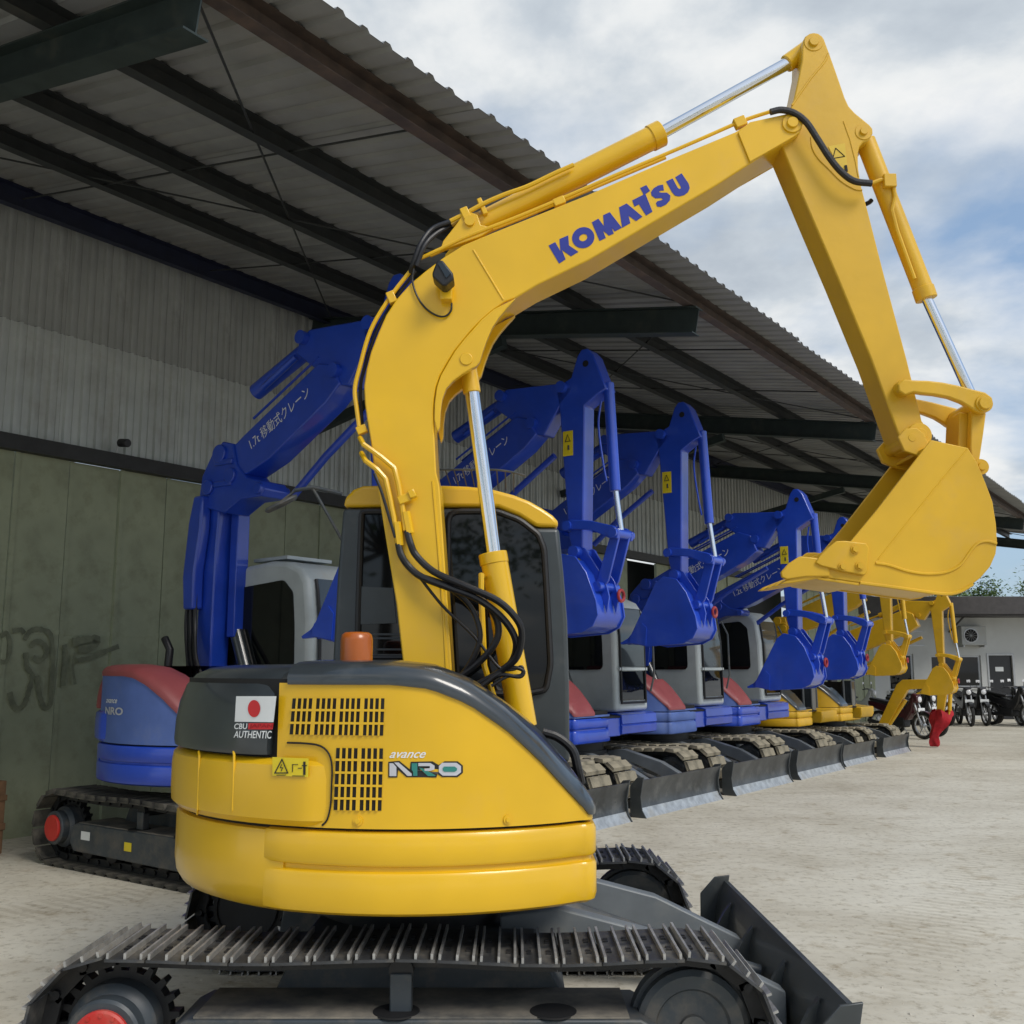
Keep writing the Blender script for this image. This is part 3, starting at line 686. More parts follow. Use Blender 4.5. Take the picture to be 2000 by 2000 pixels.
def cab_window(px, gasket=.016, m=glass):
    poly = [L(x, y, CY0) for x, y in px]
    g_ = MB().prism(poly, CY0-.003-RY, CY0+.01-RY).build('window', m, cabo)
    pts = [Vector((x, CY0-.006-RY, z)) for x, z in poly]; pts = pts + [pts[0], pts[1]]
    MB().tube(pts, gasket, 8, False).build('gasket', rubber, g_)
def rounded(pts, r=.18, n=4):
    o = []; P = [Vector(p) for p in pts]
    for i, p in enumerate(P):
        a = P[i-1]-p; b_ = P[(i+1) % len(P)]-p; d = min(a.length, b_.length)*r
        p0 = p + a.normalized()*d; p1 = p + b_.normalized()*d
        for k in range(n+1):
            tt = k/n; o.append(tuple(p0*(1-tt)**2 + p*2*tt*(1-tt) + p1*tt*tt))
    return o
cab_window(rounded(z5([(885, 320), (1190, 318), (1340, 375), (1455, 465), (1490, 560), (1510, 900), (1530, 1280), (1500, 1440), (1380, 1465), (890, 1465)]), .25))
cab_window(rounded(z5([(345, 320), (760, 320), (760, 1240), (318, 1240), (325, 900), (335, 600)]), .1))
MB().prism([L(x, y, CY0-.012) for x, y in z5([(318, 790), (540, 800), (560, 1020), (312, 1030)])], CY0-.014-RY, CY0-.005-RY).build('rear_vent', cab_grey, cabo)
for yy in (1085, 1110, 1180, 1215):
    MB().prism([L(x, y, CY0-.012) for x, y in z5([(318, yy), (600, yy), (600, yy+12), (318, yy+12)])], CY0-.012-RY, CY0-.005-RY).build('vent_slat', frame_grey, cabo)
# roof guard mesh above the cab roof
mb = MB()
for k in range(9):
    x0 = .05+.045*k; zt = lambda x: 2.60 - .9*max(0, x-.28)**2
    mb.tube([(x0, .3, zt(x0)+.03), (x0, .9, zt(x0)+.03)], .004, 5)
mb.tube([(.02+.05*k, .3, 2.63-.9*max(0, .02+.05*k-.28)**2) for k in range(10)], .006, 5)
mb.build('roof_guard', frame_grey, cabo)
# mirror on its stay behind the cab
Ym = 5.9
MB().tube([L3(668, 965, Ym), L3(612, 952, Ym), L3(575, 958, Ym)], .012, 8).tube([L3(612, 955, Ym), L3(668, 1055, Ym)], .009, 8).build('mirror_stay', frame_grey, cabo)
mc = L3(549, 983, Ym)
o = MB().lathe_z((0, 0, 0), [(0, .012), (.08, .014), (.098, .006), (.1, 0), (.095, -.012), (.085, -.02), (0, -.024)], 28).build('mirror', frame_grey, cabo)
o.matrix_local = Matrix.Translation(mc) @ Matrix.Rotation(radians(-27), 4, 'Y') @ Matrix.Rotation(radians(14), 4, 'X') @ Matrix.Diagonal((1.05, .8, 1, 1))
MB().tube([mc+Vector((0, 0, .01)), L3(577, 958, Ym)], .008, 6).build('mirror_pin', frame_grey, cabo)
# ---- boom
BY0, BY1 = 4.80, 5.06
inner = z4([(1486, 470), (1190, 612), (1060, 690), (1000, 712), (930, 762), (860, 822), (805, 878), (760, 932), (705, 1000), (660, 1072), (622, 1140), (600, 1205), (588, 1280), (585, 1350), (590, 1500), (600, 1700)]) + [(858, 947), (864, 1030), (870, 1117), (876, 1200), (882, 1300), (884, 1345)]
outer = [(795, 1345), (786, 1288), (774, 1179), (761.5, 1102), (749, 1024), (737, 947), (731, 922)] + z4([(217, 1500), (198, 1390), (186, 1300), (181, 1200), (196, 1100), (221, 1000), (260, 900), (310, 785), (372, 692), (452, 603), (540, 530), (640, 455)]) + [(905, 478), (960, 455), (1148, 380), (1300, 314), (1437, 257)]
head = z7([(440, 772), (600, 738), (700, 716), (755, 708), (800, 722), (835, 760), (838, 810), (815, 855), (770, 888), (550, 1012), (200, 1238)])
boom_px = outer + head + inner
boom = MB().prism([L(x, y, BY0) for x, y in boom_px], BY0-RY, BY1-RY).build('boom', yellow, main, bevel=.007)
# head cheek plates, weld seams, gussets
for a, b_ in ((BY0-.012, BY0-.001), (BY1+.001, BY1+.012)):
    MB().prism([L(x, y, BY0) for x, y in z7([(350, 850), (440, 775), (700, 718), (755, 708), (810, 730), (838, 790), (815, 855), (770, 886), (555, 1010), (440, 1075)])], a-RY, b_-RY).build('head_plate', yellow, boom, bevel=.003)
gus = [(986, 594), (1007, 584)] + z4([(1040, 720), (1010, 752), (965, 805), (925, 865), (895, 935), (872, 1000), (855, 1060), (835, 1088), (800, 1105), (750, 1135), (700, 1172), (660, 1215), (635, 1280), (626, 1350), (622, 1440), (608, 1470), (590, 1400), (592, 1300), (605, 1205), (628, 1140), (668, 1070), (710, 1000), (765, 930), (862, 820), (935, 758)])
for a, b_ in ((BY0-.010, BY0+.03), (BY1-.03, BY1+.010)):
    MB().prism([L(x, y, BY0) for x, y in gus], a-RY, b_-RY).build('gusset', yellow, boom, bevel=.004)
px, py = z4([(775, 1048)])[0]; q = L3(px, py, BY0)
MB().cyl((q.x, BY0-.016-RY, q.z), (q.x, BY1+.016-RY, q.z), .031, 28).build('boom_pin', yellow, boom, bevel=.003)
mb = MB(); a, b_ = z4([(815, 410), (990, 700)]); A_, B_ = L3(*a, BY0), L3(*b_, BY0); mb.tube([A_, B_], .005, 6)
a, b_ = z4([(1190, 615), (1192, 690)]); mb.build('weld_seam', yellow, boom)
MB().tube([L3(x, y, BY0) for x, y in ((845, 940), (852, 1020), (860, 1120), (866, 1200), (872, 1310))], .006, 6).build('edge_flange', yellow, boom)
px, py = z7([(755, 790)])[0]; q = L3(px, py, BY0)
MB().lathe_y((q.x, 0, q.z), [(0, BY0-.035-RY), (.026, BY0-.035-RY), (.028, BY0-.028-RY), (.028, BY0-.022-RY), (.048, BY0-.022-RY), (.05, BY0-.01-RY), (.05, BY1+.02-RY), (0, BY1+.02-RY)], 32).build('arm_pivot', yellow, boom)
# logo letters, traced
def logo(polys, Yp):
    for outline, hole in polys:
        mb = MB()
        if hole is None:
            mb.prism([L(x, y, BY0) for x, y in zk(outline)], Yp-RY, BY0-.0003-RY)
        else:
            n = len(outline); o_ = [L(x, y, BY0) for x, y in zk(outline)]; h_ = [L(x, y, BY0) for x, y in zk(hole)]
            mb.rows([[(x, Yp-RY, z) for x, z in o_+o_[:1]], [(x, Yp-RY, z) for x, z in h_+h_[:1]]])
        mb.build('logo_letter', logo_blue, boom, smooth=0)
el = lambda c_, rx, ry, rot, n=28: [(c_[0]+rx*cos(2*pi*k/n)*cos(rot)-ry*sin(2*pi*k/n)*sin(rot), c_[1]+rx*cos(2*pi*k/n)*sin(rot)+ry*sin(2*pi*k/n)*cos(rot)) for k in range(n)]
logo([
 ([(118, 882), (190, 845), (246, 945), (236, 812), (330, 772), (338, 880), (440, 950), (360, 998), (262, 930), (302, 1030), (232, 1076)], None),
 (el((492, 797), 122, 112, -.4), el((492, 797), 46, 37, -.5)),
 ([(584, 632), (655, 592), (715, 672), (706, 555), (778, 522), (908, 690), (832, 730), (796, 690), (822, 752), (770, 775), (706, 722), (735, 800), (668, 832)], None),
 ([(878, 470), (960, 428), (1130, 570), (1062, 618), (980, 560), (1000, 640), (912, 690)], None),
 ([(1020, 395), (1132, 338), (1142, 330), (1105, 262), (1172, 230), (1212, 292), (1162, 326), (1238, 516), (1170, 558), (1092, 438), (1044, 462)], None),
 ([(1352, 225), (1362, 288), (1320, 290), (1310, 306), (1330, 312), (1395, 312), (1432, 345), (1425, 395), (1385, 440), (1330, 465), (1290, 462), (1275, 425), (1290, 405), (1340, 392), (1350, 378), (1330, 370), (1270, 372), (1230, 345), (1222, 305), (1250, 265), (1300, 235)], None),
 ([(1385, 192), (1455, 158), (1512, 262), (1532, 274), (1546, 262), (1542, 245), (1484, 145), (1552, 103), (1628, 215), (1640, 262), (1622, 305), (1580, 338), (1525, 352), (1480, 342), (1448, 305)], None),
], BY0-.002)
mb = MB()
for dx in (0, 12):
    mb.add([L3(x, y, BY0+.02) for x, y in ((1472+dx, 358-dx*.5), (1478+dx, 355-dx*.5), (1490+dx, 322-dx*.5), (1484+dx, 325-dx*.5))], [(0, 1, 2, 3)])
# ---- boom cylinder (in front of the lower boom)
YC = 4.93
def cyl_px(name, a, b_, r, Y, m, parent, n=24, Yb=None): return MB().cyl(L3(*a, Y), L3(*b_, Yb or Y), r, n).build(name, m, parent, bevel=.004 if r > .04 else 0)
bcyl = cyl_px('boom_cylinder', (964, 1088), (1022, 1420), .066, YC, yellow, main)
cyl_px('cylinder_rod', (921, 760), (966, 1092), .036, YC, chrome, bcyl)
cyl_px('rod_eye', (911, 703), (922, 768), .044, YC, yellow, bcyl)
cyl_px('gland', (962, 1080), (966, 1102), .070, YC, yellow, bcyl)
MB().tube([L3(945, 1128, YC-.02), L3(940, 1122, YC-.09), L3(940, 1165, YC-.09), L3(946, 1300, YC-.09), L3(976, 1400, YC-.07)], .014, 8).build('cylinder_pipe', yellow, bcyl)
# ---- arm cylinder on top of the boom
YA = 4.93
acyl = cyl_px('arm_cylinder', (915, 450), (1286, 263), .062, YA, yellow, main)
cyl_px('gland', (1270, 271), (1292, 260), .068, YA, yellow, acyl)
cyl_px('cylinder_rod', (1280, 266), (1545, 120), .034, YA, chrome, acyl)
cyl_px('rod_eye', (1536, 125), (1582, 92), .046, YA, yellow, acyl)
for a, b_ in ((YA-.10, YA-.07), (YA+.07, YA+.10)):
    MB().prism([L(x, y, YA) for x, y in ((862, 505), (868, 486), (895, 452), (905, 436), (918, 430), (934, 436), (940, 455), (965, 462), (940, 478))], a-RY, b_-RY).build('cylinder_bracket', yellow, boom, bevel=.004)
px = (919, 449); q = L3(*px, YA); MB().cyl((q.x, YA-.115-RY, q.z), (q.x, YA+.115-RY, q.z), .026, 20).build('bracket_pin', yellow, boom)
# ---- arm
AY0, AY1 = 4.835, 5.035
arm_px = z7([(845, 150), (862, 118), (895, 96), (925, 90), (960, 96), (990, 118), (1004, 140), (1045, 250), (1100, 405), (1160, 580), (1190, 645), (1235, 695), (1345, 785), (1370, 815), (1372, 850), (1352, 890), (1335, 905), (1300, 918), (1272, 950), (1260, 1000), (1262, 1110), (1285, 1250), (1335, 1440)]) + [(1728, 540), (1771, 700), (1801, 822), (1818, 845), (1815, 868), (1795, 880), (1775, 874)] + [(1755, 850), (1701, 700), (1635, 540), (1580, 412), (1531, 296), (1520, 270), (1530, 245)] + z7([(750, 660), (775, 590), (800, 480), (820, 380), (836, 300), (838, 220)])
arm = MB().prism([L(x, y, AY0) for x, y in arm_px], AY0-RY, AY1-RY).build('arm', yellow2, main, bevel=.007)
def boss(px, py, Y0, Y1, r, parent, m=yellow2, name='pin_boss', cap=.6):
    q = L3(px, py, Y0)
    return MB().lathe_y((q.x, 0, q.z), [(0, Y0-.012-RY), (r*cap*.9, Y0-.012-RY), (r*cap, Y0-.008-RY), (r*cap, Y0-RY), (r*.94, Y0-RY), (r, Y0+.006-RY), (r, Y1-.006-RY), (r*.94, Y1-RY), (0, Y1-RY)], 28).build(name, m, parent)
boss(*z7([(925, 162)])[0], AY0-.004, AY1+.004, .050, arm, cap=.5)
boss(*z7([(1302, 838)])[0], AY0-.004, AY1+.004, .044, arm, cap=.45)
mb = MB(); a = [L3(x, y, AY0) for x, y in z7([(760, 640), (900, 440), (1000, 320), (1035, 250)])]; mb.tube(smooth_path(a, 4), .006, 6)
a = [L3(x, y, AY0) for x, y in z7([(905, 880), (915, 960), (960, 1040), (1040, 1120), (1130, 1210), (1230, 1270), (1290, 1280)])]; mb.tube(smooth_path(a, 4), .005, 6)
a = [L3(x, y, AY0) for x, y in z7([(1150, 760), (1200, 900), (1240, 1060), (1262, 1180)])]; mb.tube(a, .004, 6)
mb.build('weld_seam', yellow2, arm)
wst = MB().add([L3(x, y, AY0-.003) for x, y in z7([(1035, 950), (1160, 925), (1185, 1150), (1100, 1080)])], [(0, 1, 2, 3)]).build('warning_sticker', mat('pale_yellow_sticker', (.74, .5, .03), .45), arm, smooth=0)
mb = MB()
tri = z7([(1090, 962), (1160, 1025), (1070, 1040)])
for a, b_ in zip(tri, tri[1:]+tri[:1]): mb.tube([L3(*a, AY0-.004), L3(*b_, AY0-.004)], .0022, 4)
mb.tube([L3(*z7([(1165, 1095)])[0], AY0-.004), L3(*z7([(1172, 1140)])[0], AY0-.004)], .008, 5)
mb.build('sticker_print', blk_st, wst)
boss(*z6([(1183, 180)])[0], AY0-.05, AY1+.05, .040, arm)
boss(*z6([(1278, 480)])[0], AY0-.03, AY1+.03, .060, arm, cap=.5)
boss(*z6([(1225, 500)])[0], AY0-.045, AY1+.045, .034, arm, cap=.6)
# ---- bucket cylinder
bk_cyl = cyl_px('bucket_cylinder', (1690, 275), (1808, 578), .049, 4.935, yellow2, main)
cyl_px('gland', (1802, 562), (1810, 585), .054, 4.935, yellow2, bk_cyl)
cyl_px('cylinder_rod', (1806, 575), (1905, 790), .026, 4.935, chrome, bk_cyl)
MB().tube([L3(x, y, 4.88) for x, y in ((1703, 358), (1718, 352), (1736, 348), (1746, 366), (1748, 385), (1742, 410), (1752, 450), (1786, 545))], .011, 8).build('cylinder_pipe', yellow2, bk_cyl)
MB().box(L3(1738, 358, 4.87)-Vector((.03, .01, .02)), L3(1738, 340, 4.87)+Vector((.03, .03, 0))).build('pipe_clamp', yellow2, bk_cyl, bevel=.004)
# ---- bucket linkage
bar = z6([(1180, 128), (1240, 135), (1330, 138), (1420, 148), (1520, 168), (1610, 192), (1690, 212), (1735, 245), (1742, 290), (1715, 330), (1672, 342), (1625, 330), (1590, 305), (1540, 275), (1460, 245), (1370, 228), (1300, 222), (1240, 212), (1185, 232), (1145, 205), (1140, 160)])
for Y in (AY0-.075, AY1+.035):
    MB().prism([L(x, y, AY0-.075) for x, y in bar], Y-RY, Y+.04-RY).build('link_bar', yellow2, main, bevel=.008)
lk = z6([(1685, 282)])[0]
MB().prism([L(x, y, AY0-.02) for x, y in z6([(1600, 330), (1690, 345), (1672, 480), (1648, 640), (1690, 690), (1660, 740), (1600, 690), (1590, 560)])], AY0-.03-RY, AY0+.02-RY).build('bucket_link', yellow2, main, bevel=.006)
MB().prism([L(x, y, AY0-.02) for x, y in z6([(1600, 330), (1690, 345), (1672, 480), (1648, 640), (1690, 690), (1660, 740), (1600, 690), (1590, 560)])], AY1-.02-RY, AY1+.03-RY).build('bucket_link', yellow2, main, bevel=.006)
MB().prism([L(x, y, AY0) for x, y in z6([(1540, 330), (1610, 345), (1600, 560), (1530, 560)])], AY0+.021-RY, AY1-.021-RY).build('link_web', yellow2, main, bevel=.004)
boss(*lk, AY0-.085, AY1+.085, .042, main, cap=.72, name='link_pin')
boss(*z6([(1665, 680)])[0], AY0-.06, AY1+.06, .038, main, cap=.5, name='link_pin')
# ---- bucket
KY0, KY1 = 4.70, 5.16
side_px = z6([(1350, 512), (1580, 562), (1640, 660), (1690, 780), (1735, 900), (1757, 1040), (1764, 1150), (1755, 1230), (1720, 1310), (1660, 1380), (1590, 1435), (1520, 1470), (1440, 1482), (1300, 1465), (1100, 1436), (900, 1410), (640, 1372), (612, 1290), (700, 1215), (845, 1150), (1000, 962)])
bucket = MB()
bucket.prism([L(x, y, KY0) for x, y in side_px], KY0-RY, KY0+.022-RY)
bk = bucket.build('bucket', yellow2, main, bevel=.004)
MB().prism([L(x, y, KY0) for x, y in side_px], KY1-.022-RY, KY1-RY).build('side_plate', yellow2, bk, bevel=.004)
back = [L(x, y, KY0) for x, y in z6([(1310, 560), (1460, 548), (1578, 575), (1632, 665), (1682, 785), (1727, 903), (1749, 1040), (1756, 1150), (1747, 1228), (1713, 1305), (1655, 1374), (1586, 1428), (1518, 1462), (1440, 1474), (1300, 1457), (1100, 1428), (900, 1402), (640, 1364)])]
def offset_path(pl, d):
    o = []
    for i in range(len(pl)):
        a = Vector(pl[max(0, i-1)]); b_ = Vector(pl[min(len(pl)-1, i+1)]); t_ = (b_-a).normalized(); o.append((pl[i][0]+t_.y*d, pl[i][1]-t_.x*d))
    return o
MB().prism(back + offset_path(back, .014)[::-1], KY0+.022-RY, KY1-.022-RY).build('back_plate', yellow2, bk, smooth=50)
lipz = [L(x, y, KY0) for x, y in z6([(900, 1412), (640, 1374), (600, 1345), (590, 1352), (640, 1392), (900, 1430)])]
MB().prism(lipz, KY0+.001-RY, KY1-.001-RY).build('lip_plate', yellow2, bk, bevel=.003)
# raised wear strip and welds on the near side
mb = MB(); a = [L3(x, y, KY0-.001) for x, y in z6([(1000, 1288), (1080, 1300), (1200, 1338), (1320, 1355), (1440, 1345), (1530, 1300), (1590, 1220), (1640, 1165), (1700, 1150), (1760, 1165)])]
mb.tube(smooth_path(a, 4), .007, 6); a = [L3(x, y, KY0) for x, y in z6([(1575, 572), (1400, 780), (1200, 1030), (1015, 1262)])]; mb.tube(a, .0035, 6)
a = [L3(x, y, KY0-.001) for x, y in z6([(900, 1412), (1100, 1438), (1300, 1466), (1440, 1482), (1530, 1466), (1610, 1420)])]; mb.tube(smooth_path(a, 4), .008, 6)
mb.build('wear_strip', yellow2, bk)
cutter = z6([(612, 1288), (640, 1245), (690, 1195), (745, 1152), (800, 1150), (930, 1165), (948, 1195), (938, 1345), (920, 1366), (800, 1345), (650, 1308)])
for Y in (KY0-.022, KY1+.001):
    co_ = MB().prism([L(x, y, KY0) for x, y in cutter], Y-RY, Y+.021-RY).build('side_cutter', yellow2, bk, bevel=.005)
    if Y < KY0:
        for b_ in ((870, 1200), (792, 1310), (900, 1305)):
            q = L3(*z6([b_])[0], Y); MB().cyl((q.x, Y-.018-RY, q.z), (q.x, Y-RY, q.z), .016, 6).cyl((q.x, Y-.006-RY, q.z), (q.x, Y-RY, q.z), .022, 16).build('bolt', yellow2, co_)
# teeth
tt = z6([(700, 1275), (620, 1255), (520, 1245), (450, 1290), (400, 1345), (405, 1378), (440, 1392), (560, 1374), (710, 1372)])
tooth_p = [L(x, y, KY0) for x, y in tt]
for k in range(4):
    yy = KY0 + .035 + k*(KY1-KY0-.07)/3 - RY
    th = [L(x, y, KY0) for x, y in z6([(680, 1330), (560, 1345), (440, 1392), (400, 1420), (470, 1415), (600, 1392), (690, 1372)])]
    if k == 0:
        MB().prism(tooth_p, yy-.045, yy-.025).build('side_tooth', yellow2, bk, bevel=.006)
    MB().prism(th, yy-.035, yy+.035).build('tooth', yellow2, bk, bevel=.006)
for a, b_ in ((AY0-.055, AY0-.03), (AY1+.03, AY1+.055)):
    MB().prism([L(x, y, KY0) for x, y in z6([(1180, 470), (1230, 415), (1300, 410), (1350, 450), (1380, 520), (1600, 580), (1660, 625), (1705, 670), (1690, 740), (1650, 760), (1560, 640), (1330, 600), (1220, 560)])], a-RY, b_-RY).build('hinge_ear', yellow2, bk, bevel=.005)
# ---- pipes and hoses
YT = BY0 - .03
def pipe(name, px, r, m, Y=YT, parent=boom, sm=True, n=8):
    if px and len(px[0]) == 3: P = [L3(*p) for p in px]
    else: P = [L3(x, y, Y) for x, y in px]
    return MB().tube(smooth_path(P, 5) if sm else P, r, n).build(name, m, parent)
ybk = BY0 + .04
pipe('steel_pipe', [(801, 530), (761, 582), (724, 645), (703, 716), (693, 760), (697, 800), (702, 838)], .011, yellow, ybk)
pipe('steel_pipe', [(812, 530), (772, 584), (735, 648), (713, 716), (704, 760), (708, 838)], .008, rubber, ybk+.03)
pipe('steel_pipe', [(703, 855, ybk), (710, 868, YT), (745, 893, YT), (770, 914, YT), (778, 945, YT), (786, 990, YT), (792, 1036, YT)], .013, yellow, sm=False)
pipe('steel_pipe', [(706, 885, ybk), (714, 900, YT), (738, 918, YT), (753, 935, YT), (762, 975, YT), (769, 1010, YT), (776, 1058, YT)], .013, yellow, sm=False)
pipe('steel_pipe', [(818, 506), (865, 484), (912, 462), (1000, 428), (1087, 392), (1200, 343), (1300, 301), (1372, 270), (1438, 241), (1470, 229), (1508, 217)], .010, yellow, BY0+.03)
pipe('steel_pipe', [(840, 500), (912, 468), (1000, 434), (1087, 398), (1200, 350), (1300, 308)], .009, yellow, BY0+.1)
pipe('steel_pipe', [(879, 432), (909, 417), (946, 397), (985, 380), (1030, 364), (1080, 340), (1120, 322)], .012, yellow, YA-.09, acyl)
pipe('steel_pipe', [(882, 440), (912, 425), (935, 418)], .012, yellow, YA-.05, acyl)
def clampbox(px, py, Y, sx, sz, parent=boom, m=yellow):
    q = L3(px, py, Y); o = MB().box((-sx, -.02, -sz), (sx, .02, sz)).build('pipe_clamp', m, parent, bevel=.004); o.location = q; o.rotation_euler = (0, radians(-23), 0)
clampbox(1445, 240, BY0+.03, .03, .026); clampbox(1092, 395, BY0+.04, .03, .02); clampbox(707, 840, ybk, .025, .02); clampbox(765, 582, ybk, .02, .03)
clampbox(909, 418, YA-.09, .02, .03, acyl); clampbox(942, 405, YA-.07, .012, .045, acyl); clampbox(790, 975, YT, .03, .02); clampbox(805, 965, YT-.01, .016, .02)
for (x, y, x1, y1) in ((792, 1000, 800, 1042), (775, 1020, 781, 1066)):
    MB().cyl(L3(x, y, YT), L3(x1, y1, YT), .021, 6).build('hose_fitting', yellow, boom)
YH = BY0 - .045
hose = lambda px, r=.0165: pipe('hose', px, r, rubber, YH, main, True, 10)
hose([(879, 433, YA-.09), (845, 447, YA-.1), (822, 476, BY0), (808, 512, BY0), (802, 532, ybk)], .013)
hose([(880, 441, YA-.06), (850, 458, YA-.1), (828, 482, BY0), (813, 520, BY0)], .013)
hose([(778, 1062, YT), (784, 1085, YT-.02), (800, 1108, YH), (826, 1128, YH-.02), (880, 1149, YH-.05), (935, 1171, YH-.07), (982, 1208, YH-.06), (1007, 1250, YH-.04), (1001, 1290, YH), (973, 1314, YH+.02), (935, 1336, YH+.04), (900, 1350, YH+.06)])
hose([(795, 1038, YT), (802, 1062, YT-.02), (813, 1085, YH), (848, 1117, YH-.03), (910, 1145, YH-.08), (973, 1174, YH-.09), (1010, 1211, YH-.08), (1019, 1242, YH-.06), (1010, 1282, YH-.03), (985, 1306, YH), (950, 1330, YH+.04)])
hose([(817, 1124, YH-.01), (860, 1142, YH-.03), (889, 1156, YH-.02), (922, 1190, YH), (938, 1240, YH), (924, 1285, YH+.02), (900, 1320, YH+.05), (880, 1335, YH+.06)], .013)
hose([(826, 1128, YH-.01), (880, 1146, YH-.04), (941, 1173, YH-.04), (968, 1205, YH-.03), (973, 1240, YH-.02), (957, 1271, YH), (926, 1301, YH+.03), (880, 1335, YH+.06)])
hose([(731, 925, YT), (745, 960, YT-.01), (760, 1010, YT-.01), (772, 1050, YT-.01)], .007)
hose([(817, 1124, YH), (865, 1184, YH), (926, 1243, YH), (973, 1302, YH), (1000, 1308, YH), (1019, 1302, YH), (1018, 1318, YH), (990, 1322, YH), (960, 1340, YH)], .007)
hose([(940, 1340, YH), (970, 1318, YH), (1000, 1304, YH), (1022, 1310, YH), (1015, 1322, YH), (980, 1318, YH), (955, 1332, YH+.02), (930, 1350, YH+.04)], .009)
hose([(1060, 1430, YH-.2), (1090, 1440, YH-.2), (1118, 1465, YH-.2), (1128, 1500, YH-.2), (1135, 1530, YH-.18)], .02)
pipe('hose', z7([(598, 691), (680, 675), (780, 700), (870, 770), (950, 890), (1040, 1030), (1130, 1140), (1230, 1212), (1362, 1230)]), .0165, rubber, BY0-.03, arm, True, 10)
pipe('hose', z7([(1320, 1385), (1345, 1372), (1362, 1355)]), .012, rubber, AY1-.02, arm, True, 8)
# work lamp with bracket and wire
lp = z4([(608, 495), (640, 490), (700, 565), (707, 600), (660, 640), (640, 640), (585, 590), (580, 570)])
lo = MB().prism([L(x, y, BY0-.1) for x, y in lp], BY0-.15-RY, BY0-.05-RY).build('work_lamp', rubber, boom, bevel=.01)
MB().prism([L(x, y, BY0-.12) for x, y in z4([(612, 505), (638, 500), (688, 562), (662, 590)])], BY0-.156-RY, BY0-.148-RY).build('lamp_lens', mat('lamp_black_glass', (.02, .03, .04), .15), lo)
MB().box(L3(868, 580, BY0-.06)-Vector((.02, 0, .01)), L3(880, 552, BY0)+Vector((.01, .06, .02))).build('lamp_bracket', yellow, boom, bevel=.004)
pipe('lamp_wire', z4([(470, 520), (462, 590), (490, 680), (540, 750), (600, 790), (650, 796), (685, 765), (690, 720)]), .005, rubber, BY0-.012, boom)
